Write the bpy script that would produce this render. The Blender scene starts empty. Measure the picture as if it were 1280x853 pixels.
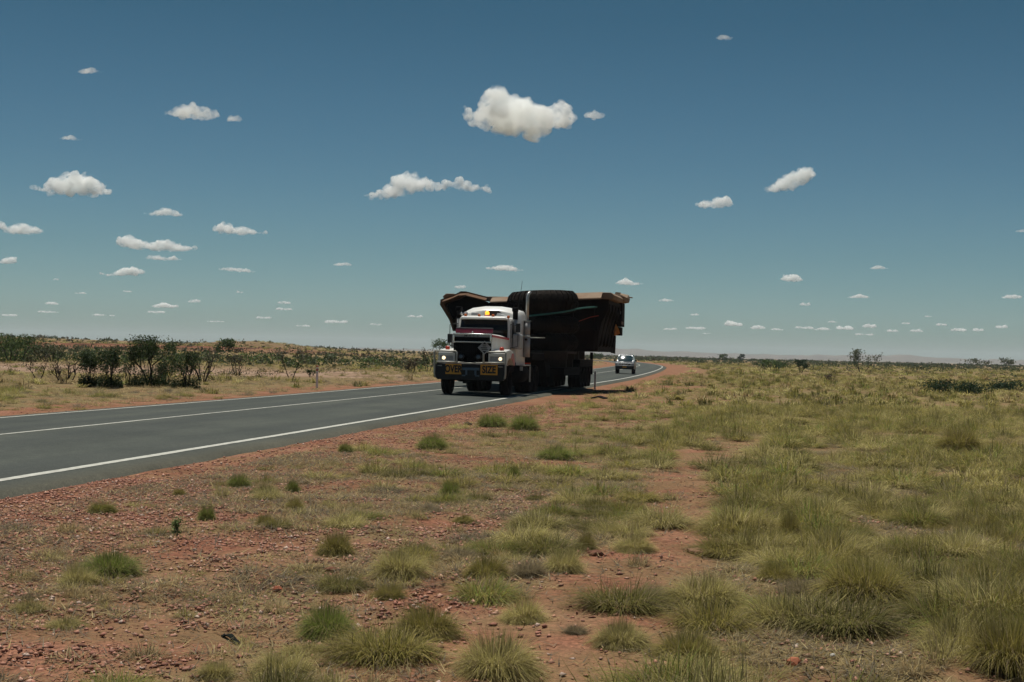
import bpy, bmesh, math, random
import numpy as np
from mathutils import Vector, Matrix, noise

sc = bpy.context.scene
R_ = math.radians
rnd = random.Random(7)

# ------------------------------------------------------------------ camera
cam_h = 1.53
pitch, roll = R_(0.48), R_(1.32)
F = np.array([0, math.cos(pitch), math.sin(pitch)])
R0 = np.array([1.0, 0, 0]); U0 = np.array([0, -math.sin(pitch), math.cos(pitch)])
RV = R0 * math.cos(roll) + U0 * math.sin(roll)
UV = -R0 * math.sin(roll) + U0 * math.cos(roll)
CAM = np.array([0, 0, cam_h]); FPX = 1778.0
cd = bpy.data.cameras.new('camera'); cam = bpy.data.objects.new('camera', cd)
sc.collection.objects.link(cam); sc.camera = cam
m = Matrix(((RV[0], UV[0], -F[0], 0), (RV[1], UV[1], -F[1], 0), (RV[2], UV[2], -F[2], cam_h), (0, 0, 0, 1)))
cam.matrix_world = m
cd.sensor_width = 36; cd.lens = FPX / 1280 * 36
cd.clip_start = 0.1; cd.clip_end = 250000

# ------------------------------------------------------------------ light
SUN_EL, SUN_AZ = R_(77), R_(-28)          # azimuth from +Y (ahead) towards +X
world = bpy.data.worlds.new('World'); sc.world = world; world.use_nodes = True
wn = world.node_tree; bg = wn.nodes['Background']
sky = wn.nodes.new('ShaderNodeTexSky'); sky.sky_type = 'NISHITA'; sky.sun_disc = False
sky.sun_elevation = SUN_EL; sky.sun_rotation = SUN_AZ
sky.altitude = 50; sky.air_density = 1.0; sky.dust_density = 0.5; sky.ozone_density = 1.0
hs = wn.nodes.new('ShaderNodeMix'); hs.data_type = 'RGBA'; hs.blend_type = 'MULTIPLY'
hs.inputs[0].default_value = 1.0; hs.inputs[7].default_value = (0.80, 0.98, 0.84, 1)
wn.links.new(sky.outputs[0], hs.inputs[6]); wtc = wn.nodes.new('ShaderNodeTexCoord'); wsx = wn.nodes.new('ShaderNodeSeparateXYZ'); wrp = wn.nodes.new('ShaderNodeValToRGB')
wn.links.new(wtc.outputs['Generated'], wsx.inputs[0]); wn.links.new(wsx.outputs['Z'], wrp.inputs[0])
el_ = wrp.color_ramp.elements
while len(el_) > 1: el_.remove(el_[-1])
el_[0].position = 0; el_[0].color = (.60, .92, 1.06, 1)
for p_, c_ in [(.03, (.70, 1.03, 1.22)), (.07, (.57, .89, 1.03)), (.13, (.45, .76, .88)), (.23, (.295, .60, .67)), (.6, (.27, .55, .62))]:
    e_ = el_.new(p_); e_.color = (*c_, 1)
wn.links.new(wrp.outputs[0], hs.inputs[7])
wn.links.new(hs.outputs[2], bg.inputs[0])
bg.inputs[1].default_value = 0.045
sl = bpy.data.lights.new('sun', 'SUN'); sun = bpy.data.objects.new('sun', sl); sc.collection.objects.link(sun)
sl.energy = 4.8; sl.angle = R_(0.5); sl.color = (1.0, 0.96, 0.88)
sv = Vector((math.cos(SUN_EL) * math.sin(SUN_AZ), math.cos(SUN_EL) * math.cos(SUN_AZ), math.sin(SUN_EL)))
sun.rotation_euler = sv.to_track_quat('Z', 'Y').to_euler(); sun.location = (0, 0, 40)

sc.view_settings.view_transform = 'Standard'; sc.view_settings.look = 'None'
sc.view_settings.exposure = 0.12; sc.view_settings.gamma = 1.0; sc.view_settings.use_curve_mapping = False
cy = sc.cycles
cy.use_denoising = True; cy.max_bounces = 24; cy.diffuse_bounces = 2; cy.glossy_bounces = 3
cy.transmission_bounces = 3; cy.volume_bounces = 24; cy.transparent_max_bounces = 8
cy.volume_step_rate = 0.35; cy.volume_max_steps = 256
cy.use_adaptive_sampling = True; cy.adaptive_threshold = 0.01

# ------------------------------------------------------------------ helpers
def link(o, parent=None):
    sc.collection.objects.link(o)
    if parent is not None: o.parent = parent
    return o

def tag(o, label=None, cat=None, group=None, kind=None):
    if label: o['label'] = label
    if cat: o['category'] = cat
    if group: o['group'] = group
    if kind: o['kind'] = kind
    return o

def empty(name, loc=(0, 0, 0), rz=0.0, label=None, cat=None, group=None):
    o = bpy.data.objects.new(name, None); o.empty_display_size = 0.2
    link(o); o.location = loc; o.rotation_euler = (0, 0, rz)
    return tag(o, label, cat, group)

def copy_tree(o, parent=None):
    c = o.copy(); link(c, parent)
    for ch in [x for x in bpy.data.objects if x.parent == o]: copy_tree(ch, c)
    return c

def ray(px, py):
    return F + RV * (px - 640) / FPX + UV * (426.5 - py) / FPX

def G(px, py, z=0.0):
    r = ray(px, py); t = (z - cam_h) / r[2]
    return (CAM + r * t)[:2]

def projv(P):
    v = P - CAM; dd = v @ F
    return 640 + FPX * (v @ RV) / dd, 426.5 - FPX * (v @ UV) / dd, dd

def np_mesh(name, V, Fc, col=None, smooth=False, nper=3):
    """V (n,3) float, Fc (m,nper) int, col (n,3) optional point colours"""
    me = bpy.data.meshes.new(name)
    n, mm = len(V), len(Fc)
    me.vertices.add(n); me.vertices.foreach_set('co', np.ascontiguousarray(V, np.float32).ravel())
    me.loops.add(mm * nper); me.loops.foreach_set('vertex_index', np.ascontiguousarray(Fc, np.int32).ravel())
    me.polygons.add(mm); me.polygons.foreach_set('loop_start', np.arange(0, mm * nper, nper, dtype=np.int32))
    me.polygons.foreach_set('loop_total', np.full(mm, nper, np.int32))
    if smooth: me.polygons.foreach_set('use_smooth', np.ones(mm, bool))
    me.update(calc_edges=True)
    if col is not None:
        at = me.color_attributes.new('Col', 'FLOAT_COLOR', 'POINT')
        c4 = np.ones((n, 4), np.float32); c4[:, :3] = col
        at.data.foreach_set('color', c4.ravel())
    return me

def mobj(name, me, mat, parent=None):
    o = bpy.data.objects.new(name, me)
    for mt in (mat if isinstance(mat, (list, tuple)) else [mat]): me.materials.append(mt)
    return link(o, parent)

# ------------------------------------------------------------------ materials
def nodes_of(mt):
    mt.use_nodes = True; nt = mt.node_tree
    return nt, nt.nodes['Principled BSDF']

def mat(name, col, rough=0.6, metal=0.0, var=0.12, scale=6.0, bump=0.0, spec=0.5, dirt=None, emit=None, es=1.0):
    mt = bpy.data.materials.new(name); nt, b = nodes_of(mt)
    tc = nt.nodes.new('ShaderNodeTexCoord')
    nz = nt.nodes.new('ShaderNodeTexNoise'); nz.inputs['Scale'].default_value = scale; nz.inputs['Detail'].default_value = 6
    nt.links.new(tc.outputs['Object'], nz.inputs['Vector'])
    rp = nt.nodes.new('ShaderNodeValToRGB')
    c = np.array(col[:3]); c2 = np.array(dirt) if dirt else c * (1 + var)
    rp.color_ramp.elements[0].position = 0.35; rp.color_ramp.elements[1].position = 0.7
    rp.color_ramp.elements[0].color = (*(c * (1 - var)), 1); rp.color_ramp.elements[1].color = (*c2, 1)
    nt.links.new(nz.outputs['Fac'], rp.inputs[0]); nt.links.new(rp.outputs[0], b.inputs['Base Color'])
    b.inputs['Roughness'].default_value = rough; b.inputs['Metallic'].default_value = metal
    b.inputs['Specular IOR Level'].default_value = spec
    if bump:
        bp = nt.nodes.new('ShaderNodeBump'); bp.inputs['Strength'].default_value = bump; bp.inputs['Distance'].default_value = 0.02
        nt.links.new(nz.outputs['Fac'], bp.inputs['Height']); nt.links.new(bp.outputs[0], b.inputs['Normal'])
    if emit:
        b.inputs['Emission Color'].default_value = (*emit, 1); b.inputs['Emission Strength'].default_value = es
    return mt

def leafy(name, transl=0.25, rough=0.7, rndvar=0.0):
    """vertex colour x random per-object tint, diffuse + translucent"""
    mt = bpy.data.materials.new(name); nt, b = nodes_of(mt)
    at = nt.nodes.new('ShaderNodeAttribute'); at.attribute_name = 'Col'
    out = nt.nodes['Material Output']
    src = at.outputs['Color']
    if rndvar:
        oi = nt.nodes.new('ShaderNodeObjectInfo'); hv = nt.nodes.new('ShaderNodeHueSaturation')
        mr = nt.nodes.new('ShaderNodeMapRange'); mr.inputs[3].default_value = 1 - rndvar; mr.inputs[4].default_value = 1 + rndvar
        nt.links.new(oi.outputs['Random'], mr.inputs[0]); nt.links.new(mr.outputs[0], hv.inputs['Value'])
        nt.links.new(src, hv.inputs['Color']); src = hv.outputs[0]
    nt.links.new(src, b.inputs['Base Color']); b.inputs['Roughness'].default_value = rough
    b.inputs['Specular IOR Level'].default_value = 0.2
    tr = nt.nodes.new('ShaderNodeBsdfTranslucent'); nt.links.new(src, tr.inputs['Color'])
    mx = nt.nodes.new('ShaderNodeMixShader'); mx.inputs[0].default_value = transl
    nt.links.new(b.outputs[0], mx.inputs[1]); nt.links.new(tr.outputs[0], mx.inputs[2]); nt.links.new(mx.outputs[0], out.inputs['Surface'])
    return mt

M = {}
M['white'] = mat('white_paint', (0.72, 0.73, 0.70), 0.28, var=0.06, scale=3, dirt=(0.62, 0.58, 0.52))
M['grime'] = mat('grimy_white_paint', (0.42, 0.44, 0.45), 0.4, var=0.15, scale=5, dirt=(0.28, 0.26, 0.24))
M['chrome'] = mat('chrome', (0.62, 0.62, 0.60), 0.18, 1.0, var=0.08)
M['alloy'] = mat('dull_alloy', (0.40, 0.40, 0.38), 0.42, 0.7, var=0.15)
M['tube'] = mat('bull_bar_alloy', (0.36, 0.35, 0.30), 0.5, 0.3, var=0.15)
M['black'] = mat('black_paint', (0.012, 0.012, 0.013), 0.5, var=0.2, spec=0.3)
M['matte'] = mat('matte_black', (0.006, 0.006, 0.0065), 0.85, var=0.2, spec=0.08)
M['rubber'] = mat('tyre_rubber', (0.008, 0.0075, 0.0075), 0.9, var=0.3, spec=0.08, scale=9)
M['bigrubber'] = mat('dusty_tyre_rubber', (0.008, 0.007, 0.0065), 0.9, var=0.3, spec=0.1, scale=2, dirt=(0.018, 0.013, 0.010))
M['glass'] = mat('dark_glass', (0.004, 0.005, 0.006), 0.06, var=0.1, spec=0.2)
M['burgundy'] = mat('burgundy_plastic', (0.16, 0.012, 0.03), 0.35, var=0.25, scale=4)
M['red'] = mat('red_paint', (0.45, 0.015, 0.03), 0.35, var=0.1)
M['signy'] = mat('sign_yellow', (0.62, 0.27, 0.02), 0.6, var=0.12, scale=4)
M['letter'] = mat('sign_letter_black', (0.01, 0.01, 0.01), 0.7, var=0.1)
M['plate'] = mat('blue_grey_metal', (0.07, 0.11, 0.15), 0.5, 0.2, var=0.2)
M['amber'] = mat('amber_lens', (0.55, 0.12, 0.02), 0.25, var=0.1)
M['redlens'] = mat('red_orange_lens', (0.42, 0.04, 0.015), 0.25, var=0.1)
M['beacon'] = mat('lit_amber_beacon', (0.8, 0.25, 0.02), 0.3, emit=(1.0, 0.36, 0.02), es=2.0)
M['lamp'] = mat('lit_headlamp', (0.8, 0.7, 0.5), 0.2, emit=(1.0, 0.80, 0.50), es=1.6)
M['lens'] = mat('headlamp_lens', (0.30, 0.31, 0.32), 0.15, var=0.15, scale=12)
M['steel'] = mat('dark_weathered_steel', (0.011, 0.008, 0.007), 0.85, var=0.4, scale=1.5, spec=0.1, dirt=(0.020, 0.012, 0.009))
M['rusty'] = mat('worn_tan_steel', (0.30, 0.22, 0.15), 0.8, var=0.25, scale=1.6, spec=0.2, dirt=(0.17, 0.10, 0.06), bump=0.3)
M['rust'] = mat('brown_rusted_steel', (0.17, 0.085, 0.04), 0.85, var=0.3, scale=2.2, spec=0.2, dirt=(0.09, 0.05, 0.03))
M['strapg'] = mat('green_webbing', (0.03, 0.13, 0.11), 0.8, var=0.15)
M['strapr'] = mat('orange_red_webbing', (0.30, 0.04, 0.02), 0.8, var=0.15)
M['dark_strip'] = mat('dark_green_strip', (.006, .009, .007), .9, var=.2, spec=.1)
M['flag'] = mat('orange_cloth', (0.55, 0.20, 0.04), 0.85, var=0.2, scale=3)
M['wood'] = mat('dunnage_wood', (0.025, 0.018, 0.013), 0.9, var=0.3)
M['line'] = mat('road_marking_paint', (0.50, 0.50, 0.44), 0.8, var=0.10, scale=9, spec=0.2, dirt=(.30, .29, .25))
M['grey'] = mat('silver_car_paint', (0.07, 0.078, 0.085), 0.3, 0.3, var=0.06)
M['postw'] = mat('post_white', (0.75, 0.72, 0.70), 0.7, var=0.12, scale=10)
M['leaf'] = leafy('leaves', 0.25)
M['grass'] = leafy('grass_blades', 0.45)
M['tuft'] = leafy('tussock_blades', 0.45, rndvar=0.12)
M['bark'] = mat('bark', (0.028, 0.022, 0.019), 0.9, var=0.3, scale=10, spec=0.1)
M['stone'] = leafy('stones', 0.0, 0.85)

# ------------------------------------------------------------------ mesh builder
class MB:
    def __init__(s): s.bm = bmesh.new()
    def _new(s, geo, mi=0, smooth=False):
        for f in geo: f.material_index = mi; f.smooth = smooth
    def box(s, x0, x1, y0, y1, z0, z1, bev=0.0, mi=0, rot=None):
        r = bmesh.ops.create_cube(s.bm, size=1.0)
        c = Vector(((x0 + x1) / 2, (y0 + y1) / 2, (z0 + z1) / 2))
        for v in r['verts']:
            v.co = Vector((v.co.x * (x1 - x0), v.co.y * (y1 - y0), v.co.z * (z1 - z0)))
        if rot is not None:
            for v in r['verts']: v.co = rot @ v.co
        for v in r['verts']: v.co += c
        fs = list({f for v in r['verts'] for f in v.link_faces}); es = list({e for v in r['verts'] for e in v.link_edges})
        s._new(fs, mi)
        if bev > 0:
            q = bmesh.ops.bevel(s.bm, geom=es, offset=bev, segments=2, affect='EDGES', profile=0.5)
            s._new(q['faces'], mi, True)
        return s
    def prism(s, poly, a, b, axis='x', mi=0, bev=0.0):
        """poly 2-D points; axis x: (y,z), axis y: (x,z), axis z: (x,y)"""
        def P(p, t):
            return {'x': (t, p[0], p[1]), 'y': (p[0], t, p[1]), 'z': (p[0], p[1], t)}[axis]
        va = [s.bm.verts.new(P(p, a)) for p in poly]; vb = [s.bm.verts.new(P(p, b)) for p in poly]
        fs = [s.bm.faces.new(va), s.bm.faces.new(vb[::-1])]
        n = len(poly)
        for i in range(n): fs.append(s.bm.faces.new((va[i], vb[i], vb[(i + 1) % n], va[(i + 1) % n])))
        s._new(fs, mi)
        bmesh.ops.recalc_face_normals(s.bm, faces=fs)
        if bev > 0:
            es = list({e for f in fs for e in f.edges})
            q = bmesh.ops.bevel(s.bm, geom=es, offset=bev, segments=2, affect='EDGES', profile=0.5)
            s._new(q['faces'], mi, True)
        return s
    def tube(s, pts, r, seg=10, mi=0, rr=None):
        pts = [Vector(p) for p in pts]; rings = []
        for i, p in enumerate(pts):
            t = (pts[min(i + 1, len(pts) - 1)] - pts[max(i - 1, 0)]).normalized()
            u = t.orthogonal().normalized() if i == 0 else (u - t * u.dot(t)).normalized()
            w = t.cross(u); ra = rr[i] if rr else r
            rings.append([s.bm.verts.new(p + (u * math.cos(k * 2 * math.pi / seg) + w * math.sin(k * 2 * math.pi / seg)) * ra) for k in range(seg)])
        fs = []
        for a, b in zip(rings, rings[1:]):
            for k in range(seg): fs.append(s.bm.faces.new((a[k], a[(k + 1) % seg], b[(k + 1) % seg], b[k])))
        s._new(fs, mi, True)
        s._new([s.bm.faces.new(rings[0][::-1]), s.bm.faces.new(rings[-1])], mi)
        return s
    def lathe(s, prof, c, axis='x', seg=28, mi=0, closed=False):
        """prof: (radius, offset along axis)"""
        c = Vector(c); rings = []
        for (r, a) in prof:
            ring = []
            for k in range(seg):
                q = k * 2 * math.pi / seg; u, w = r * math.cos(q), r * math.sin(q)
                ring.append(s.bm.verts.new(c + Vector({'x': (a, u, w), 'y': (u, a, w), 'z': (u, w, a)}[axis])))
            rings.append(ring)
        fs = []; prs = list(zip(rings, rings[1:])) + ([(rings[-1], rings[0])] if closed else [])
        for a, b in prs:
            for k in range(seg): fs.append(s.bm.faces.new((a[k], a[(k + 1) % seg], b[(k + 1) % seg], b[k])))
        if not closed:
            for q in (rings[0], rings[-1]):
                try: fs.append(s.bm.faces.new(q))
                except ValueError: pass
        s._new(fs, mi, True); bmesh.ops.recalc_face_normals(s.bm, faces=fs)
        return s
    def hull(s, pts, mi=0, bev=0.0):
        vs = [s.bm.verts.new(p) for p in pts]
        q = bmesh.ops.convex_hull(s.bm, input=vs)
        fs = [g for g in q['geom'] if isinstance(g, bmesh.types.BMFace)]
        s._new(fs, mi)
        if bev > 0:
            bmesh.ops.dissolve_limit(s.bm, angle_limit=0.02, verts=vs, edges=list({e for f in fs if f.is_valid for e in f.edges}))
            es = list({e for v in vs if v.is_valid for e in v.link_edges})
            q = bmesh.ops.bevel(s.bm, geom=es, offset=bev, segments=2, affect='EDGES', profile=0.5)
            s._new(q['faces'], mi, True)
        return s
    def build(s, name, mt, parent=None, label=None):
        me = bpy.data.meshes.new(name); s.bm.to_mesh(me); s.bm.free()
        o = mobj(name, me, mt, parent)
        if label: o['label'] = label
        return o

def text_mesh(name, body, size, mt, parent, loc, rot, extrude=0.004, sx=1.0, bold=0.0):
    cu = bpy.data.curves.new(name, 'FONT'); cu.body = body; cu.size = size; cu.extrude = extrude
    cu.align_x = 'CENTER'; cu.align_y = 'CENTER'; cu.offset = bold
    t = bpy.data.objects.new(name, cu); sc.collection.objects.link(t)
    dg = bpy.context.evaluated_depsgraph_get()
    me = bpy.data.meshes.new_from_object(t.evaluated_get(dg)); bpy.data.objects.remove(t)
    o = mobj(name, me, mt, parent); o.location = loc; o.rotation_euler = rot; o.scale = (sx, 1, 1)
    return o

# ------------------------------------------------------------------ road line
TH = R_(9.54)
near_ctrl = [(-27.0, -111.0), (-17.05, -52.4), (-12.1, -22.9), (-8.0, 1.5), (-5.55, 15.9), (-3.0, 31.0), (-0.5, 45.9), (1.6, 59.4), (4.75, 78.2), (8.3, 100), (13.9, 140),
             (19.64, 186.4), (23.4, 221.8), (26.9, 268), (29.2, 318), (30.4, 350), (28.5, 385), (20, 416), (4, 436), (-30, 455), (-90, 480), (-200, 520), (-420, 590)]
def catmull(P, n):
    P = np.array(P, float); out = []
    Q = np.vstack([2 * P[0] - P[1], P, 2 * P[-1] - P[-2]])
    for i in range(1, len(Q) - 2):
        p0, p1, p2, p3 = Q[i - 1:i + 3]
        k = max(2, int(np.linalg.norm(p2 - p1) / n))
        for t in np.arange(k) / k:
            out.append(0.5 * (2 * p1 + (p2 - p0) * t + (2 * p0 - 5 * p1 + 4 * p2 - p3) * t * t + (3 * p1 - p0 - 3 * p2 + p3) * t ** 3))
    out.append(P[-1]); return np.array(out)
near = catmull(near_ctrl, 3.0)
tg = np.gradient(near, axis=0); tg /= np.linalg.norm(tg, axis=1)[:, None]
nl = np.stack([-tg[:, 1], tg[:, 0]], 1)                       # to the left (far side)
HW = 3.32
cen = near + nl * HW
def road_z(off):                                                # off = signed distance from centre line, left +
    return 0.075 * (1 - np.clip(np.abs(off) / HW, 0, 1.25))

def smooth(a, b, x):
    t = np.clip((x - a) / (b - a), 0, 1); return t * t * (3 - 2 * t)

def road_dist(x, y):
    """unsigned distance to the centre line and signed side (left +)"""
    x = np.asarray(x, float).ravel(); y = np.asarray(y, float).ravel()
    D = np.full(len(x), 1e9); S = np.zeros(len(x))
    act = np.where((np.abs(x) < 700) & (y < 900) & (y > -200))[0]
    A, B = cen[:-1], cen[1:]; AB = B - A; L2 = (AB ** 2).sum(1)
    for ch in np.array_split(act, max(1, len(act) // 20000)):
        px, py = x[ch][:, None], y[ch][:, None]
        t = np.clip(((px - A[:, 0]) * AB[:, 0] + (py - A[:, 1]) * AB[:, 1]) / L2, 0, 1)
        dx = px - (A[:, 0] + t * AB[:, 0]); dy = py - (A[:, 1] + t * AB[:, 1])
        d2 = dx * dx + dy * dy; j = d2.argmin(1); ii = np.arange(len(ch))
        D[ch] = np.sqrt(d2[ii, j]); S[ch] = np.sign(AB[j, 0] * dy[ii, j] - AB[j, 1] * dx[ii, j])
    return D, S

# value noise in numpy
_prm = np.random.RandomState(3).rand(256, 256)
def vn(x, y):
    xi = np.floor(x).astype(int); yi = np.floor(y).astype(int); fx = x - xi; fy = y - yi
    fx = fx * fx * (3 - 2 * fx); fy = fy * fy * (3 - 2 * fy)
    g = lambda a, b: _prm[a & 255, b & 255]
    return (g(xi, yi) * (1 - fx) + g(xi + 1, yi) * fx) * (1 - fy) + (g(xi, yi + 1) * (1 - fx) + g(xi + 1, yi + 1) * fx) * fy
def fbm(x, y, o=4):
    s = 0; a = 0.5; t = 0
    for k in range(o): s = s + a * vn(x * 2 ** k + 17 * k, y * 2 ** k + 31 * k); t += a; a *= 0.5
    return s / t

def terrain(x, y, rd=None):
    x = np.asarray(x, float).ravel(); y = np.asarray(y, float).ravel()
    if rd is None: rd = road_dist(x, y)
    D, S = rd; dist = np.hypot(x, y)
    z = (fbm(x * 0.35, y * 0.35) - 0.5) * 0.16 + (fbm(x * 1.7 + 50, y * 1.7, 3) - 0.5) * 0.07
    z += (fbm(x * 0.03 + 9, y * 0.03 + 4, 3) - 0.5) * 0.5 * smooth(40, 160, dist) * smooth(8, 40, D)
    z -= 0.08 * smooth(4, 8, D) * (1 - smooth(30, 60, dist))
    # rise beyond the creek on the left: eroded red bank, then a plateau
    u = -x + 0.02 * y                                            # leftness
    left = smooth(30, 120, u) * (S > 0)
    ang = -x / np.maximum(y, 1)
    la = smooth(0.02, 0.2, ang) * smooth(150, 260, y)
    edge = 262 + 26 * (fbm(x * 0.03, y * 0 + 3.3, 3) - 0.5) + 10 * (fbm(x * 0.2, y * 0 + 8, 2) - 0.5)
    st = smooth(edge - 4, edge + 5, y)
    z += la * (0.9 * st + 0.5 * smooth(180, 255, y) + 0.9 * smooth(300, 700, y) + 1.2 * smooth(.22, .36, ang) * smooth(300, 500, y) + 0.5 * fbm(x * 0.01, y * 0.01) * smooth(300, 700, y))
    # knoll
    z += 1.6 * np.exp(-(((x + 72) / 16) ** 2 + ((y - 400) / 40) ** 2))
    # creek bank strip on the left
    cb = smooth(70, 78, y + x * 0.1) * (1 - smooth(96, 108, y + x * 0.1)) * smooth(0.03, 0.1, ang) * smooth(14, 22, D)
    z -= 0.25 * cb
    # plateau undulation in the far plain and low ranges at the horizon
    z += (fbm(x * 0.004, y * 0.004, 3) - 0.5) * 2.0 * smooth(300, 1200, dist)
    # flatten for the road
    w = 1 - smooth(4.6, 8.0, D)
    return z * (1 - w) + (-0.085 + 0.012 * (fbm(x * 2, y * 2, 2) - .5)) * w

# ------------------------------------------------------------------ ground
def axis_pts(c, fine, half, far, n2):
    a = np.arange(-half, half + 1e-6, fine); g = half * (far / half) ** (np.arange(1, n2 + 1) / n2)
    return c + np.concatenate([-g[::-1], a, g])
gx = axis_pts(0, 0.3, 14, 9000, 120); gy = axis_pts(18, 0.3, 15, 9000, 150)
XX, YY = np.meshgrid(gx, gy); gxf, gyf = XX.ravel(), YY.ravel()
grd = road_dist(gxf, gyf); gz = terrain(gxf, gyf, grd)
nx, ny = len(gx), len(gy)
I = np.arange(nx * ny).reshape(ny, nx)
Fq = np.stack([I[:-1, :-1], I[:-1, 1:], I[1:, 1:], I[1:, :-1]], -1).reshape(-1, 4)

# bare track and cover: how much dry litter / grass covers the soil (0 red soil, 1 covered)
trk = np.array([G(*q) for q in [(640, 900), (690, 800), (735, 745), (790, 705), (840, 660), (848, 620), (850, 590), (885, 562), (930, 540)]])
bare_spots = [(560, 745, .9), (690, 615, 1.0), (760, 620, .7), (560, 650, 1.0), (300, 680, 1.2), (120, 790, .8), (1200, 585, .9), (1000, 830, .35), (200, 640, 1.0),(480, 600, 1.0), (640, 570, 1.5)]
bare_w = [(G(a, b), r) for a, b, r in bare_spots]
def seg_dist(x, y, P):
    d = np.full(len(x), 1e9)
    for a, b in zip(P, P[1:]):
        ab = b - a; t = np.clip(((x - a[0]) * ab[0] + (y - a[1]) * ab[1]) / (ab @ ab), 0, 1)
        d = np.minimum(d, np.hypot(x - a[0] - t * ab[0], y - a[1] - t * ab[1]))
    return d
def barren(x, y):
    b = (1 - smooth(0.30, 0.75, seg_dist(x, y, trk) + 0.5 * fbm(x * 2, y * 2, 2) - 0.30)) * (1 - .35 * smooth(18, 28, y))
    for (c, r) in bare_w:
        b = np.maximum(b, 0.9 * (1 - smooth(r * 0.5, r * 1.4, np.hypot(x - c[0], y - c[1]) + 0.5 * (fbm(x * 1.5, y * 1.5, 2) - .5))))
    return b
def cover_right(x, y):
    """1 in the dense spinifex on the right, 0 on the stony verge on the left"""
    D, S = road_dist(x, y)
    return smooth(5.5, 12.5, D + 2.5 * (fbm(x * 0.3 + 3, y * 0.3, 3) - 0.5)) * (S < 0) + (S > 0) * smooth(5.5, 7.5, D + (fbm(x * .5, y * .5, 2) - .5))
gb = barren(gxf, gyf)
D, S = grd
cv = np.clip(cover_right(gxf, gyf) * (1 - 0.9 * gb) , 0, 1)
cv = np.where((np.hypot(gxf, gyf) > 500), 1, cv)
creek = np.clip(smooth(70, 78, gyf + gxf * 0.1) * (1 - smooth(96, 108, gyf + gxf * 0.1)) * smooth(0.02, 0.12, -gxf / np.maximum(gyf, 1)) * (S > 0), 0, 1)
scarp = smooth(235, 258, gyf) * (1 - smooth(300, 420, gyf)) * smooth(0.05, 0.2, -gxf / np.maximum(gyf, 1))
gme = np_mesh('ground', np.stack([gxf, gyf, gz], 1), Fq, np.stack([cv, creek, scarp], 1), True, 4)

mt = bpy.data.materials.new('outback_soil'); nt, b = nodes_of(mt); N = nt.nodes.new; Lk = nt.links.new
tc = N('ShaderNodeTexCoord')
def nz(scale, det=6, rough=0.6, dist=0.0):
    n_ = N('ShaderNodeTexNoise'); n_.inputs['Scale'].default_value = scale; n_.inputs['Detail'].default_value = det
    n_.inputs['Roughness'].default_value = rough; n_.inputs['Distortion'].default_value = dist
    Lk(tc.outputs['Object'], n_.inputs['Vector']); return n_.outputs['Fac']
def ramp(src, stops):
    r = N('ShaderNodeValToRGB'); el = r.color_ramp.elements
    while len(el) > 1: el.remove(el[-1])
    el[0].position = stops[0][0]; el[0].color = (*stops[0][1], 1) if len(stops[0][1]) == 3 else stops[0][1]
    for p, c in stops[1:]:
        e = el.new(p); e.color = (*c, 1)
    Lk(src, r.inputs[0]); return r.outputs[0]
def mixc(f, a, b_, bt='MIX'):
    m_ = N('ShaderNodeMix'); m_.data_type = 'RGBA'; m_.blend_type = bt
    for s_, i_ in ((f, 0), (a, 6), (b_, 7)):
        if hasattr(s_, 'links'): Lk(s_, m_.inputs[i_])
        else: m_.inputs[i_].default_value = s_ if i_ == 0 else (*s_, 1)
    return m_.outputs[2]
def math_(op, a, b_=0.5, c_=None):
    m_ = N('ShaderNodeMath'); m_.operation = op; m_.use_clamp = True
    for i_, s_ in enumerate((a, b_)):
        if hasattr(s_, 'links'): Lk(s_, m_.inputs[i_])
        else: m_.inputs[i_].default_value = s_
    return m_.outputs[0]
at = N('ShaderNodeAttribute'); at.attribute_name = 'Col'; sp = N('ShaderNodeSeparateColor'); Lk(at.outputs['Color'], sp.inputs[0])
soil = ramp(nz(0.9, 8), [(0.3, (0.165, 0.068, 0.041)), (0.5, (0.245, 0.107, 0.065)), (0.7, (0.305, 0.158, 0.102))])
vor = N('ShaderNodeTexVoronoi'); vor.inputs['Scale'].default_value = 22; Lk(tc.outputs['Object'], vor.inputs['Vector'])
peb = ramp(vor.outputs['Distance'], [(0.0, (1.25, 1.2, 1.15)), (0.35, (1.0, 1.0, 1.0)), (0.7, (0.62, 0.6, 0.6))])
soil = mixc(0.75, soil, peb, 'MULTIPLY')
gr = ramp(nz(42, 6, .8), [(0.33, (0.45, 0.42, 0.42)), (0.5, (1, 1, 1)), (0.66, (1.55, 1.5, 1.42))])
soil = mixc(0.8, soil, gr, 'MULTIPLY')
litter = ramp(nz(38, 6, 0.8, 2.5), [(0.32, (0.04, 0.026, 0.018)), (0.48, (0.145, 0.10, 0.058)), (0.60, (0.28, 0.205, 0.11)), (0.7, (0.38, 0.29, 0.17))])
veg = ramp(nz(1.3, 8, 0.75), [(0.32, (0.09, 0.075, 0.028)), (0.5, (0.165, 0.132, 0.048)), (0.66, (0.24, 0.19, 0.08))])
litter = mixc(0.45, litter, veg)
patch = ramp(nz(1.1, 7, 0.6), [(0.40, (0, 0, 0)), (0.58, (1, 1, 1))])
f1 = math_('MULTIPLY', math_('ADD', sp.outputs['Red'], 0.45), patch)
f2 = math_('ADD', math_('MULTIPLY', f1, 0.9), math_('MULTIPLY', sp.outputs['Red'], 0.5))
col = mixc(f2, soil, litter)
pink = ramp(nz(0.25, 6, 0.65), [(0.35, (0.10, 0.055, 0.035)), (0.5, (0.26, 0.17, 0.12)), (0.65, (0.34, 0.24, 0.18))])
col = mixc(math_('MULTIPLY', sp.outputs['Green'], 0.8), col, pink)
redb = ramp(nz(0.12, 8, 0.7), [(0.38, (0.035, 0.02, 0.012)), (0.5, (0.15, 0.06, 0.032)), (0.62, (0.22, 0.12, 0.07))])
col = mixc(sp.outputs['Blue'], col, redb)
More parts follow.
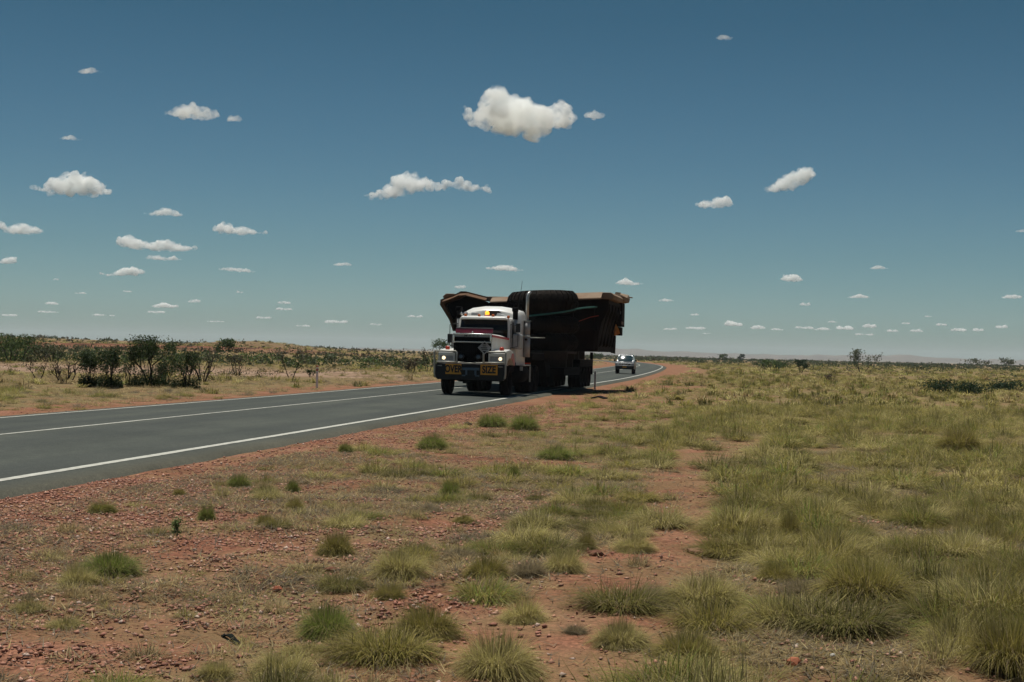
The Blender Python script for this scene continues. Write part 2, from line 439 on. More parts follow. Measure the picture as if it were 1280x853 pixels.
Lk(col, b.inputs['Base Color']); b.inputs['Roughness'].default_value = 0.95; b.inputs['Specular IOR Level'].default_value = 0.1
bh = math_('ADD', math_('MULTIPLY', nz(9, 6, 0.7), 0.6), math_('MULTIPLY', nz(70, 3), 0.2))
bp = N('ShaderNodeBump'); bp.inputs['Strength'].default_value = 0.9; bp.inputs['Distance'].default_value = 0.05
Lk(bh, bp.inputs['Height']); Lk(bp.outputs[0], b.inputs['Normal'])
tag(mobj('ground', gme, mt), kind='structure')

# ------------------------------------------------------------------ road
def strip(name, offs, zs, mtl, jag=0.0, s0=0, s1=None):
    c = cen[s0:s1]; n_ = nl[s0:s1]
    rs = np.random.RandomState(5)
    cols = []; lat = []
    for k, (o, z) in enumerate(zip(offs, zs)):
        oo = np.full(len(c), o)
        if jag and k in (0, len(offs) - 1): oo = oo + rs.uniform(-jag, jag, len(c))
        P = c + n_ * oo[:, None]; cols.append(np.stack([P[:, 0], P[:, 1], np.full(len(c), z)], 1)); lat.append(np.full(len(c), (o + 4) / 8))
    V = np.stack(cols, 1).reshape(-1, 3); w = len(offs); J = np.arange(len(c) * w).reshape(-1, w)
    Fc = np.stack([J[:-1, :-1], J[:-1, 1:], J[1:, 1:], J[1:, :-1]], -1).reshape(-1, 4)
    Lc = np.stack(lat, 1).reshape(-1); return mobj(name, np_mesh(name, V, Fc, np.stack([Lc, Lc, Lc], 1), True, 4), mtl)
# denser resample near the camera for a ragged bitumen edge
near_d = catmull(near_ctrl, 0.6)
_save = (cen, nl)
tgd = np.gradient(near_d, axis=0); tgd /= np.linalg.norm(tgd, axis=1)[:, None]
nld = np.stack([-tgd[:, 1], tgd[:, 0]], 1); cend = near_d + nld * HW
cen_s, nl_s = cen, nl
cen, nl = cend, nld
mt = bpy.data.materials.new('asphalt'); nt, b = nodes_of(mt); N = nt.nodes.new; Lk = nt.links.new
tc = N('ShaderNodeTexCoord')
c1 = ramp(nz(0.35, 6), [(0.3, (0.046, 0.052, 0.047)), (0.7, (0.062, 0.068, 0.060))])
c2 = ramp(nz(55, 3, 0.8), [(0.3, (0.6, 0.6, 0.6)), (0.5, (1, 1, 1)), (0.72, (1.5, 1.48, 1.42))])
col = mixc(0.9, c1, c2, 'MULTIPLY')
col = mixc(0.8, col, ramp(nz(9, 5, .8), [(.32, (.82, .82, .82)), (.5, (1, 1, 1)), (.68, (1.22, 1.2, 1.17))]), 'MULTIPLY')
at = N('ShaderNodeAttribute'); at.attribute_name = 'Col'
wp_ = ramp(at.outputs['Fac'], [(0.02, (1.5, 1.3, 1.1)), (.07, (1.05, 1.02, 1)), (.16, (.93, .93, .94)), (.22, (1.1, 1.09, 1.06)), (.30, (1.1, 1.09, 1.06)), (.38, (.92, .92, .93)), (.46, (1.06, 1.05, 1.04)), (.5, (1.12, 1.1, 1.07)), (.62, (.93, .93, .94)), (.7, (1.1, 1.09, 1.06)), (.84, (.93, .93, .94)), (.93, (1.05, 1.02, 1)), (.98, (1.5, 1.3, 1.1))])
col = mixc(0.9, col, wp_, 'MULTIPLY')
mpn = N('ShaderNodeMapping'); mpn.inputs['Rotation'].default_value = (0, 0, R_(-9.54)); mpn.inputs['Scale'].default_value = (1.6, .12, 1); mpn.vector_type = 'POINT'
rt_ = N('ShaderNodeVectorRotate'); rt_.rotation_type = 'Z_AXIS'; rt_.inputs['Angle'].default_value = R_(9.54); Lk(tc.outputs['Object'], rt_.inputs['Vector']); mpn.inputs['Rotation'].default_value = (0, 0, 0); Lk(rt_.outputs[0], mpn.inputs[0])
sn_ = N('ShaderNodeTexNoise'); sn_.inputs['Scale'].default_value = 1.0; sn_.inputs['Detail'].default_value = 5; Lk(mpn.outputs[0], sn_.inputs['Vector'])
col = mixc(0.8, col, ramp(sn_.outputs['Fac'], [(.35, (.86, .86, .87)), (.5, (1, 1, 1)), (.68, (1.16, 1.14, 1.10))]), 'MULTIPLY')
Lk(col, b.inputs['Base Color']); b.inputs['Roughness'].default_value = 0.9; b.inputs['Specular IOR Level'].default_value = 0.15
bp = N('ShaderNodeBump'); bp.inputs['Strength'].default_value = 0.5; bp.inputs['Distance'].default_value = 0.008
Lk(nz(80, 3), bp.inputs['Height']); Lk(bp.outputs[0], b.inputs['Normal'])
W = HW + 0.52
tag(strip('road', [-W - 0.12, -W, -HW, -HW * .75, -HW / 2, -HW * .25, 0, HW * .25, HW / 2, HW * .75, HW, W - 0.04, W], [-0.13, -0.018, 0, .019, .037, .056, .075, .056, .037, .019, 0, -0.018, -0.13], mt, 0.05), kind='structure')
def line(name, o, w):
    z0 = float(road_z(o - w / 2)) + 0.004; z1 = float(road_z(o + w / 2)) + 0.004
    return tag(strip(name, [o - w / 2, o, o + w / 2], [z0, max(float(road_z(o)), 0) + 0.004, z1], M['line'], 0.008), kind='structure')
line('road_edge_line', -HW, 0.14); line('road_edge_line', HW, 0.13); line('road_centre_line', 0.10, 0.11)
cen, nl = cen_s, nl_s

# ------------------------------------------------------------------ distant hills
def hills(name, az0, az1, dist, prof, depth, colr):
    n_ = 160; A = np.linspace(az0, az1, n_); V = []; w = 7
    for i, a in enumerate(A):
        t = i / (n_ - 1); h = float(np.interp(t, [p[0] for p in prof], [p[1] for p in prof]))
        h *= 0.8 + 0.4 * float(fbm(np.array([a * 90.0]), np.array([dist * 0.01]), 4)[0])
        for k, q in enumerate([0, .3, .7, 1, 1.3, 1.7, 2]):
            hh = h * (1 - (1 - q) ** 2) * (0.85 + 0.3 * float(vn(np.array([a * 150 + k]), np.array([k * 3.1]))[0]))
            dd = dist + depth * (q - 1)
            V.append((dd * math.sin(a), dd * math.cos(a), hh - 3))
    J = np.arange(n_ * w).reshape(n_, w)
    Fc = np.stack([J[:-1, :-1], J[:-1, 1:], J[1:, 1:], J[1:, :-1]], -1).reshape(-1, 4)
    return tag(mobj(name, np_mesh(name, np.array(V), Fc, None, True, 4), colr), kind='structure')
hm = mat('hill_scrub', (0.10, 0.075, 0.05), 0.95, var=0.35, scale=0.01, spec=0.05)
hills('hills', R_(2.6), R_(24), 7600, [(0, 20), (.05, 40), (.13, 34), (.22, 30), (.4, 26), (.55, 40), (.62, 40), (.72, 26), (.8, 30), (1, 14)], 500, hm)
hills('hills', R_(-24), R_(2.6), 7900, [(0, 10), (.3, 14), (.6, 12), (.9, 14), (1, 22)], 500, hm)

# ------------------------------------------------------------------ clouds (1.4 km up, well above the haze)
mt = bpy.data.materials.new('cloud_vapour'); nt = mt.node_tree if mt.use_nodes else None
mt.use_nodes = True; nt = mt.node_tree; nt.nodes.remove(nt.nodes['Principled BSDF']); N = nt.nodes.new; Lk = nt.links.new
pv = N('ShaderNodeVolumePrincipled'); pv.inputs['Color'].default_value = (0.988, 0.995, 0.982, 1); pv.inputs['Anisotropy'].default_value = 0.0

tc = N('ShaderNodeTexCoord'); n1 = N('ShaderNodeTexNoise'); n1.inputs['Scale'].default_value = 0.009; n1.inputs['Detail'].default_value = 7; n1.inputs['Roughness'].default_value = .62
Lk(tc.outputs['Object'], n1.inputs['Vector']); mr = N('ShaderNodeMapRange'); mr.inputs[1].default_value = .41; mr.inputs[2].default_value = .68; mr.inputs[3].default_value = 0.0; mr.inputs[4].default_value = .036
Lk(n1.outputs['Fac'], mr.inputs[0]); Lk(mr.outputs[0], pv.inputs['Density'])
Lk(pv.outputs[0], nt.nodes['Material Output'].inputs['Volume'])
M['cloud'] = mt
ALT = 1400.0
def cloud_geo(cx, cy, w, h, top=None, bot=None, seed=0, res=40, tilt=0.0):
    """blobs that fill the cloud's outline; all lengths in metres round its own centre"""
    r = ray(cx, cy); rz = r[2]; t = (ALT - cam_h) / rz; c = CAM + r * t
    mpp = t / FPX                                                # metres per photo pixel at that distance
    Wm, Hm = w * mpp, h * mpp
    rr = random.Random(seed * 13 + 5)
    if top is None:
        k = rr.randint(3, 5); top = [0.25] + [rr.uniform(0.55, 1.0) for _ in range(k)] + [0.2]
    if bot is None: bot = [0.2] + [rr.uniform(0.0, 0.10) for _ in range(4)] + [0.2]
    bm = bmesh.new(); dirx = Vector((r[1], -r[0], 0)).normalized(); up = Vector((0, 0, 1)); dep = Vector((r[0], r[1], 0)).normalized()
    n_ = max(10, int(w / h * 9))
    for i in range(n_):
        u = (i + 0.5) / n_
        tp = np.interp(u, np.linspace(0, 1, len(top)), top); bt = np.interp(u, np.linspace(0, 1, len(bot)), bot)
        tk = max(tp - bt, 0.22) * Hm
        for k in range(4):
            ra = tk * rr.uniform(0.20, 0.36)
            zz = bt * Hm + ra + (tk - 2 * ra) * (k / 3.0 if k < 3 else rr.random())
            yy = rr.uniform(-0.5, 0.5) * min(tk * 1.6, Wm * .4)
            xx = (u - 0.5) * Wm * 0.94 + rr.uniform(-1, 1) * Wm / n_ * 0.5
            P = dirx * xx + dep * yy + up * (zz - Hm / 2 + tilt * (u - .5) * Hm)
            bmesh.ops.create_icosphere(bm, subdivisions=2, radius=ra, matrix=Matrix.Translation(P) @ Matrix.Diagonal((1.0, 1.0, 0.92, 1)))
    me = bpy.data.meshes.new('t'); bm.to_mesh(me); bm.free()
    o = bpy.data.objects.new('t', me); sc.collection.objects.link(o)
    md = o.modifiers.new('r', 'REMESH'); md.mode = 'VOXEL'; md.voxel_size = max(Wm / res, 1.0)
    dg = bpy.context.evaluated_depsgraph_get(); me2 = bpy.data.meshes.new_from_object(o.evaluated_get(dg))
    bpy.data.objects.remove(o)
    nv = len(me2.vertices); co = np.empty(nv * 3, np.float32); me2.vertices.foreach_get('co', co); co = co.reshape(-1, 3)
    no = np.array([v.normal[:] for v in me2.vertices])
    s1, s2 = 2.2 / Hm, 6.0 / Hm
    dsp = np.array([noise.fractal(Vector(p) * s1 + Vector((seed * 7, 0, 0)), 0.9, 2.1, 5) for p in co])
    dsp2 = np.array([noise.fractal(Vector(p) * s2 + Vector((seed * 3, 9, 0)), 0.8, 2.2, 4) for p in co])
    co = co + no * (dsp * Hm * 0.12 + dsp2 * Hm * .055)[:, None]
    me2.vertices.foreach_set('co', co.astype(np.float32).ravel()); me2.update()
    return me2, c
CL = [  # cx, cy, w, h, label, top, bot, tilt
    (648, 140, 150, 66, 'largest white puffy cloud, high over the truck', [.45, .55, .6, .95, 1, 1, .95, .66, .82, .82, .72, .4], [.42, .30, .22, .12, .03, .02, .04, .04, .03, .10, .2, .35], 0),
    (742, 141, 28, 17, 'small round cloud just right of the largest cloud', None, None, 0),
    (535, 230, 166, 44, 'long ragged cloud with a peak, below the largest cloud', [.08, .25, .45, .8, 1, .85, .55, .6, .72, .6, .4, .3], [.0, .0, .02, .1, .2, .3, .3, .32, .34, .34, .32, .3], 0),
    (985, 225, 60, 28, 'plump tilted cloud on the right side of the sky', [.3, .6, .9, 1, .9], [.1, 0, 0, .1, .3], .35),
    (894, 252, 50, 18, 'small low cloud left of the plump tilted cloud', [.3, .7, .55, 1, .9, .4], None, 0),
    (113, 87, 36, 12, 'thin wispy cloud nearest the top left corner', None, None, .3),
    (240, 138, 68, 23, 'flat white cloud in the upper left, second from the top', [.3, .6, 1, .8, .75, .6], None, 0),
    (293, 147, 22, 11, 'faint scrap of cloud right beside the upper left cloud', None, None, 0),
    (905, 45, 22, 11, 'tiny cloud high in the sky, the topmost of all', None, None, 0),
    (90, 230, 100, 34, 'broad puffy cloud near the left edge with flat base', [.2, .4, .85, 1, .9, 1, .7, .3], None, 0),
    (28, 285, 54, 19, 'bright cloud touching the left edge of the sky', [.9, .6, 1, .8, .7, .4], None, 0),
    (205, 265, 52, 12, 'thin cloud above the long two-layer cloud', [.2, .6, 1, .9, .3], None, 0),
    (300, 285, 70, 19, 'cloud with a left peak tapering off to the right', [.5, 1, .6, .65, .4, .2], None, 0),
    (197, 304, 100, 21, 'long flat cloud on the left, upper of two layers', [.7, 1, .7, .6, .8, .6, .5, .2], None, 0),
    (203, 322, 50, 8, 'thin grey-white streak right under the long flat cloud', None, None, 0),
    (153, 339, 56, 13, 'small broken cloud under the long flat cloud, left side', [.2, .4, .9, 1, .5], None, .2),
    (297, 336, 50, 9, 'small flat cloud below the tapering cloud', None, None, -.2),
    (10, 325, 24, 12, 'small cloud at the left edge below the bright one', None, None, 0),
    (630, 334, 50, 11, 'flat oval cloud just above the tray on the truck', None, None, -.2),
    (428, 330, 30, 6, 'thin lone cloud left of the flat oval cloud', None, None, 0),
    (786, 352, 38, 11, 'small cloud just above the right end of the tray', [.2, .8, 1, .6, .5, .2], None, 0),
    (990, 347, 30, 12, 'small domed cloud low in the right of the sky', [.4, .9, 1, .8, .3], None, 0),
    (1099, 334, 24, 7, 'tiny cloud right of the small domed cloud', [.2, 1, .7, .2], None, 0),
    (1074, 370, 38, 7, 'thin cloud below the tiny cloud on the right', [.2, .5, 1, .6, .2], None, 0),
    (1265, 370, 30, 8, 'thin low cloud near the right edge of the sky', [.2, .8, .8, .4], None, 0),
    (1276, 288, 14, 6, 'faint cloud cut off by the right edge', None, None, 0),
    (88, 172, 30, 8, 'very faint thin cloud on the left above the broad one', None, None, 0),
    (205, 381, 38, 9, 'small low cloud near the horizon on the left', [.2, .6, 1, .6, .5], None, 0),
]
for i, (cx, cy_, w, h, lab, top, bot, tl) in enumerate(CL):
    me2, c = cloud_geo(cx, cy_, w, h, top, bot, i, 120 if w > 90 else (64 if w > 40 else 32), tl)
    o = mobj('cloud', me2, M['cloud']); o.location = c
    tag(o, lab, 'cloud', 'fair weather clouds in the sky')
# the band of small clouds down near the horizon
band = [(243, 376, 20, 6), (355, 378, 20, 5), (355, 386, 26, 5), (65, 379, 24, 5), (575, 358, 16, 6), (917, 404, 28, 9), (948, 409, 22, 6), (972, 411, 20, 5), (1005, 409, 34, 6), (1029, 411, 28, 5),
        (1056, 409, 26, 8), (1087, 407, 20, 7), (1115, 413, 20, 5), (1145, 413, 20, 6), (1177, 405, 18, 6), (1198, 411, 22, 8), (1223, 412, 16, 6), (1252, 408, 18, 6), (870, 410, 40, 5),
        (838, 411, 26, 4), (1006, 380, 16, 6), (833, 375, 24, 5), (868, 393, 14, 4), (1040, 402, 16, 4), (1133, 404, 14, 4), (60, 390, 40, 4), (130, 394, 40, 4), (12, 394, 24, 4), (195, 390, 34, 4),
        (420, 402, 40, 6), (330, 397, 30, 4), (100, 366, 18, 4), (270, 402, 40, 4), (470, 405, 30, 4), (380, 407, 30, 4), (300, 365, 10, 4), (70, 349, 8, 4), (160, 364, 14, 4), (520, 395, 26, 5), (1080, 418, 30, 4), (890, 417, 40, 4), (1160, 395, 12, 4)]
VV = []; FF = []; base = 0; c0 = None
for i, q in enumerate(band):
    me2, c = cloud_geo(*q, None, None, 100 + i, 20)
    nv = len(me2.vertices); co = np.empty(nv * 3, np.float32); me2.vertices.foreach_get('co', co); co = co.reshape(-1, 3) + c
    me2.calc_loop_triangles(); tr = np.array([t.vertices[:] for t in me2.loop_triangles]); VV.append(co); FF.append(tr + base); base += nv
V = np.vstack(VV); cc = V.mean(0)
o = mobj('distant_clouds', np_mesh('distant_clouds', V - cc, np.vstack(FF)), M['cloud']); o.location = cc
tag(o, 'band of many tiny pale clouds low along the horizon', 'cloud', None, 'stuff')

# ------------------------------------------------------------------ haze
mt = bpy.data.materials.new('haze_air'); mt.use_nodes = True; nt = mt.node_tree; nt.nodes.remove(nt.nodes['Principled BSDF'])
pv = nt.nodes.new('ShaderNodeVolumePrincipled'); pv.inputs['Color'].default_value = (0.80, 0.90, 1.0, 1)
pv.inputs['Density'].default_value = 0.00009; nt.links.new(pv.outputs[0], nt.nodes['Material Output'].inputs['Volume'])
bm = bmesh.new(); bmesh.ops.create_cube(bm, size=1.0)
for v in bm.verts: v.co = Vector((v.co.x * 18600, v.co.y * 18600, -8 if v.co.z < 0 else 75))
me = bpy.data.meshes.new('haze'); bm.to_mesh(me); bm.free()
HAZE = tag(mobj('haze', me, mt), kind='stuff')

# ================================================================== PRIME MOVER
TT = TH + R_(0.6)
TO = (-1.44, 48.40, 0.045)
truck = empty('prime_mover_truck', TO, -TT, 'white bonneted prime mover with lit amber beacon and oversize boards, hauling the wide load', 'truck')
# ---- bonnet (lofted) : ly 0.5 (front) .. 2.35 (rear)
def loft(secs, name, mtl, parent, smooth_=True, label=None, cap=True):
    bm = bmesh.new(); rings = [[bm.verts.new(p) for p in s_] for s_ in secs]; n_ = len(rings[0])
    for a, b_ in zip(rings, rings[1:]):
        for k in range(n_):
            f = bm.faces.new((a[k], a[(k + 1) % n_], b_[(k + 1) % n_], b_[k])); f.smooth = smooth_
    if cap: bm.faces.new(rings[0][::-1]); bm.faces.new(rings[-1])
    bmesh.ops.recalc_face_normals(bm, faces=bm.faces)
    me = bpy.data.meshes.new(name); bm.to_mesh(me); bm.free()
    o = mobj(name, me, mtl, parent)
    md = o.modifiers.new('b', 'BEVEL'); md.width = 0.02; md.segments = 2; md.limit_method = 'ANGLE'; md.angle_limit = R_(35)
    if label: o['label'] = label
    return o
def hoodsec(y, hw, zt, zs, zb):
    return [(-hw, y, zb), (-hw, y, zs), (-hw + .05, y, zs + (zt - zs) * .6), (-hw + .2, y, zt - .02), (0, y, zt), (hw - .2, y, zt - .02), (hw - .05, y, zs + (zt - zs) * .6), (hw, y, zs), (hw, y, zb)]
loft([hoodsec(.52, .67, 2.12, 2.0, 1.0), hoodsec(1.2, .74, 2.14, 2.0, 1.0), hoodsec(2.0, .86, 2.12, 1.95, 1.0), hoodsec(2.42, .92, 2.06, 1.93, 1.0)], 'bonnet', M['white'], truck, False)
m_ = MB(); m_.prism([(.55, 2.02), (2.38, 1.94), (2.38, 2.01), (.55, 2.09)], .70, .90, 'x')
for f_ in m_.bm.verts:
    f_.co.x = (0.685 + (f_.co.y - .55) / 1.83 * .24) + (0.008 if f_.co.x > .8 else -0.03)
m_.build('stripe', M['red'], truck)
# ---- grille
m_ = MB(); m_.box(-.655, .655, .44, .52, .85, 1.80, .01)
for k in range(17): m_.box(-.60 + k * .075 - .012, -.60 + k * .075 + .012, .41, .438, .9, 1.76)
m_.build('grille', M['matte'], truck)
m_ = MB(); fr = (.67, 2.12, 1.82)
m_.box(-.68, .68, .40, .52, 2.075, 2.125, .012); m_.box(-.68, .68, .40, .52, 1.815, 1.850, .01)
m_.box(-.68, -.62, .40, .52, 1.852, 2.073, .01); m_.box(.62, .68, .40, .52, 1.852, 2.073, .01)
grf = m_.build('grille_surround', M['chrome'], truck)
m_ = MB(); m_.box(-.618, .618, .46, .50, 1.853, 2.00); m_.build('air_inlet', M['matte'], truck)
m_ = MB(); m_.box(-.618, .618, .43, .50, 2.002, 2.073); m_.build('name_strip', M['grime'], truck)
text_mesh('lettering', 'M A C K', 0.085, M['letter'], truck, (-.02, .426, 2.035), (R_(90), 0, 0), .003, 1.7, .002)
m_ = MB(); m_.box(-.03, .03, .42, .50, 2.127, 2.20, .015); m_.build('bonnet_emblem', M['chrome'], truck)
# ---- bug deflector
m_ = MB(); m_.hull([(-.60, .47, 2.14), (.70, .47, 2.14), (-.60, .50, 2.14), (.70, .50, 2.14), (-.60, .53, 2.30), (.70, .53, 2.30), (-.60, .56, 2.30), (.70, .56, 2.30)])
bd = m_.build('bug_deflector', M['burgundy'], truck)
m_ = MB(); m_.box(-.60, .70, .525, .565, 2.302, 2.325); m_.build('trim', M['alloy'], bd)
# ---- guards, headlights, indicators
for sgn in (-1, 1):
    m_ = MB()
    xo = 1.17 * sgn; xi = .68 * sgn
    poly = [(.42, 1.08), (.42, 1.46), (.52, 1.54), (1.35, 1.60), (1.95, 1.52), (2.22, 1.22), (2.30, 1.05), (2.02, 1.05), (1.82, 1.20), (1.35, 1.30), (.88, 1.18), (.80, 1.02)]
    m_.prism(poly, xi, xo, 'x', 0, .03)
    g_ = m_.build('guard', M['white'], truck)
    m_ = MB(); m_.prism([(1.55, 1.30), (1.84, 1.19), (2.04, 1.04), (2.31, 1.04), (2.22, 1.26), (1.97, 1.46), (1.7, 1.46)], xo, xo + .012 * sgn, 'x'); m_.build('stripe', M['red'], g_)
    xa, xb = sorted((.64 * sgn, 1.12 * sgn))
    m_ = MB(); m_.box(xa - .05, xb + .05, .375, .42, 1.12, 1.185); m_.box(xa - .05, xb + .05, .375, .42, 1.35, 1.45)
    m_.box(xa - .05, xa, .375, .42, 1.187, 1.348); m_.box(xb, xb + .05, .375, .42, 1.187, 1.348)
    hl = m_.build('headlight', M['white'], truck)
    m_ = MB(); m_.box(xa + .003, xb - .003, .40, .425, 1.187, 1.348); m_.build('lens', M['lens'], hl)
    lx_ = (1.00 if sgn > 0 else -.98)
    m_ = MB(); m_.lathe([(.001, .375), (.045, .38), (.062, .40)], (lx_, 0, 1.268), 'y', 16); m_.build('bulb', M['lamp'], hl)
    m_ = MB(); m_.lathe([(.075, 0), (.08, .04), (.07, .10), (.03, .125), (.001, .13)], (sgn * .93 + (.05 if sgn > 0 else 0), .75, 1.555), 'z', 14)
    m_.build('indicator_light', M['redlens'], truck)
# ---- bull bar
m_ = MB()
for sgn in (-1, 1):
    xa, xb = (.47, 1.18)
    loop = [(xa * sgn, .12, .72), (xa * sgn, .12, 1.465), (xa * sgn + .035 * sgn, .12, 1.50), (xb * sgn + .03 * sgn, .12, 1.50), (xb * sgn + .06 * sgn, .125, 1.465), ((xb + .06) * sgn, .13, .75), ((xb + .03) * sgn, .15, .60)]
    m_.tube(loop, .032, 10)
    m_.tube([(1.14 * sgn, .18, 1.00), (.98 * sgn, .15, 1.00)], .022, 8)
    m_.tube([(.20 * sgn, .13, 1.115), (.62 * sgn, .13, 1.125)], .022, 8)
    m_.tube([(xa * sgn, .13, 1.13), (xb * sgn, .16, 1.13)], .024, 8)
m_.tube([(-.2, .13, 1.10), (.2, .13, 1.10)], .02, 8)
m_.build('bull_bar', M['tube'], truck)
m_ = MB()
m_.prism([(-1.22, .62), (-1.14, .53), (1.14, .53), (1.22, .62), (1.22, 1.06), (1.16, 1.09), (-1.16, 1.09), (-1.22, 1.06)], .16, .40, 'y', 0, .02)
m_.build('front_bumper', M['black'], truck)
m_ = MB()
m_.box(-.27, .33, .10, .157, .86, .95, .015); m_.box(-.15, -.09, .10, .157, .69, .86); m_.box(.17, .23, .10, .157, .69, .86); m_.box(-.27, .33, .105, .157, .655, .70, .01)
m_.build('tow_step', M['plate'], truck)
m_ = MB(); m_.box(-.14, .20, .085, .10, .615, .70); npl = m_.build('number_plate', M['black'], truck)
for (xa, xb, tx) in ((-.84, -.29, 'OVER'), (.38, .97, 'SIZE')):
    m_ = MB(); m_.box(xa, xb, .085, .105, .70, 1.085, .004)
    sg = m_.build('oversize_board', M['signy'], truck, 'yellow board reading ' + tx)
    text_mesh('lettering', tx, .335, M['letter'], sg, ((xa + xb) / 2, .080, .885), (R_(90), 0, 0), .002, .70 if tx == 'OVER' else .76, .013)
    for (c1, d1) in ((1.07, 1.085), (.70, .715)):
        m_ = MB(); m_.box(xa, xb, .080, .0848, c1, d1); m_.build('border', M['letter'], sg)
for lx_ in (-.36, .25):
    m_ = MB(); m_.lathe([(.02, .40), (.10, .40), (.105, .34), (.088, .31), (.02, .30)], (lx_, 0, 1.32), 'y', 20)
    sp_ = m_.build('driving_light', M['black'], truck)
    m_ = MB(); m_.lathe([(.001, .294), (.05, .297), (.07, .309)], (lx_, 0, 1.32), 'y', 20); m_.build('lens', M['plate'], sp_)
# diamond placard
m_ = MB(); cxp, czp, hp = .50, 1.64, .235
m_.prism([(cxp - hp, czp), (cxp, czp - hp), (cxp + hp, czp), (cxp, czp + hp)], .09, .105, 'y')
pl = m_.build('hazard_placard', M['grime'], truck)
m_ = MB(); m_.prism([(cxp - .07, czp + .115), (cxp, czp + .185), (cxp + .07, czp + .115)], .084, .0895, 'y'); m_.prism([(cxp - .075, czp - .11), (cxp, czp - .185), (cxp + .075, czp - .11)], .084, .0895, 'y')
m_.prism([(cxp - .13, czp - .02), (cxp + .10, czp - .02), (cxp + .10, czp + .01), (cxp - .13, czp + .01)], .084, .0895, 'y'); m_.prism([(cxp - .06, czp + .05), (cxp + .06, czp + .05), (cxp + .06, czp + .075), (cxp - .06, czp + .075)], .084, .0895, 'y')
m_.prism([(cxp - .10, czp - .075), (cxp + .12, czp - .075), (cxp + .12, czp - .05), (cxp - .10, czp - .05)], .084, .0895, 'y')
m_.build('marking', M['letter'], pl)
m_ = MB(); m_.tube([(.50, .13, 1.45), (.50, .11, 1.5)], .02, 6); m_.build('bracket', M['tube'], pl)
# ---- cab
def cabsec(y, hw, zt, zb=1.15, rnd_=.14):
    return [(-hw, y, zb), (-hw, y, zt - rnd_ * 1.3), (-hw + rnd_ * .3, y, zt - rnd_ * .4), (-hw + rnd_, y, zt - .04), (0, y, zt), (hw - rnd_, y, zt - .04), (hw - rnd_ * .3, y, zt - rnd_ * .4), (hw, y, zt - rnd_ * 1.3), (hw, y, zb)]
m_c = loft([cabsec(2.425, .93, 2.0, 1.15, .05), cabsec(2.50, .93, 2.76, 1.15), cabsec(3.55, .96, 2.80, 1.15)], 'cab', M['white'], truck, True)
# windscreen: two-piece look, curved black glass standing proud
rows = []
for z_, hw, yy in ((2.06, .86, 2.32), (2.35, .86, 2.37), (2.64, .83, 2.42)):
    rows.append([(x_ * hw, yy + .07 * x_ * x_, z_ - .06 * x_ * x_ * (z_ < 2.3)) for x_ in np.linspace(-1, 1, 11)])
bm = bmesh.new(); rv = [[bm.verts.new(p) for p in r_] for r_ in rows]
for a, b_ in zip(rv, rv[1:]):
    for k in range(10): bm.faces.new((a[k], a[k + 1], b_[k + 1], b_[k])).smooth = True
me = bpy.data.meshes.new('windscreen'); bm.to_mesh(me); bm.free(); ws = mobj('windscreen', me, M['glass'], truck)
md = ws.modifiers.new('s', 'SOLIDIFY'); md.thickness = .05; md.offset = 0
m_ = MB(); m_.hull([(-.86, 2.26, 2.665), (.86, 2.26, 2.665), (-.90, 2.55, 2.70), (.90, 2.55, 2.70), (-.80, 2.28, 2.74), (.80, 2.28, 2.74), (-.82, 2.55, 2.79), (.82, 2.55, 2.79)], 0, .015)
m_.build('sun_visor', M['white'], truck)
for sgn in (-1, 1):
    xs = sorted((.945 * sgn, .975 * sgn))
    m_ = MB(); m_.prism([(2.55, 1.25), (3.40, 1.25), (3.40, 2.66), (2.62, 2.66), (2.52, 2.1)], xs[0], xs[1], 'x', 0, .01)
    dr = m_.build('door', M['grime'], truck)
    q = sorted((.976 * sgn, .982 * sgn))
    m_ = MB(); m_.prism([(2.62, 2.02), (3.32, 2.02), (3.32, 2.58), (2.70, 2.58)], q[0], q[1], 'x'); m_.build('window', M['glass'], dr)
    q = sorted((.976 * sgn, 1.02 * sgn)); m_ = MB(); m_.box(q[0], q[1], 3.2, 3.34, 1.85, 1.89, .008); m_.build('handle', M['chrome'], dr)
    # mirror
    m_ = MB(); m_.tube([(.95 * sgn, 2.5, 2.5), (1.24 * sgn, 2.42, 2.45), (1.24 * sgn, 2.42, 1.72), (.95 * sgn, 2.5, 1.65)], .014, 6)
    mr_ = m_.build('mirror', M['black'], truck); q = sorted((1.16 * sgn, 1.32 * sgn))
    m_ = MB(); zo_ = .42 if sgn > 0 else 0; m_.box(q[0], q[1], 2.39, 2.43, 1.80 + zo_, 2.12 + zo_, .01); m_.build('mirror_head', M['black'], mr_)
# ---- sleeper
def slsec(y, hw, zt, zsh, zb=.95):
    return [(-hw, y, zb), (-hw, y, zsh - .12), (-hw + .07, y, zsh + .03), (-hw + .30, y, zt - .07), (-.3, y, zt), (.3, y, zt), (hw - .30, y, zt - .07), (hw - .07, y, zsh + .03), (hw, y, zsh - .12), (hw, y, zb)]
loft([slsec(3.553, .98, 2.83, 2.74), slsec(3.60, .99, 3.02, 2.84), slsec(3.85, 1.02, 3.16, 2.92), slsec(4.2, 1.08, 3.19, 2.98), slsec(4.85, 1.10, 3.17, 3.0)], 'sleeper', M['white'], truck, True)
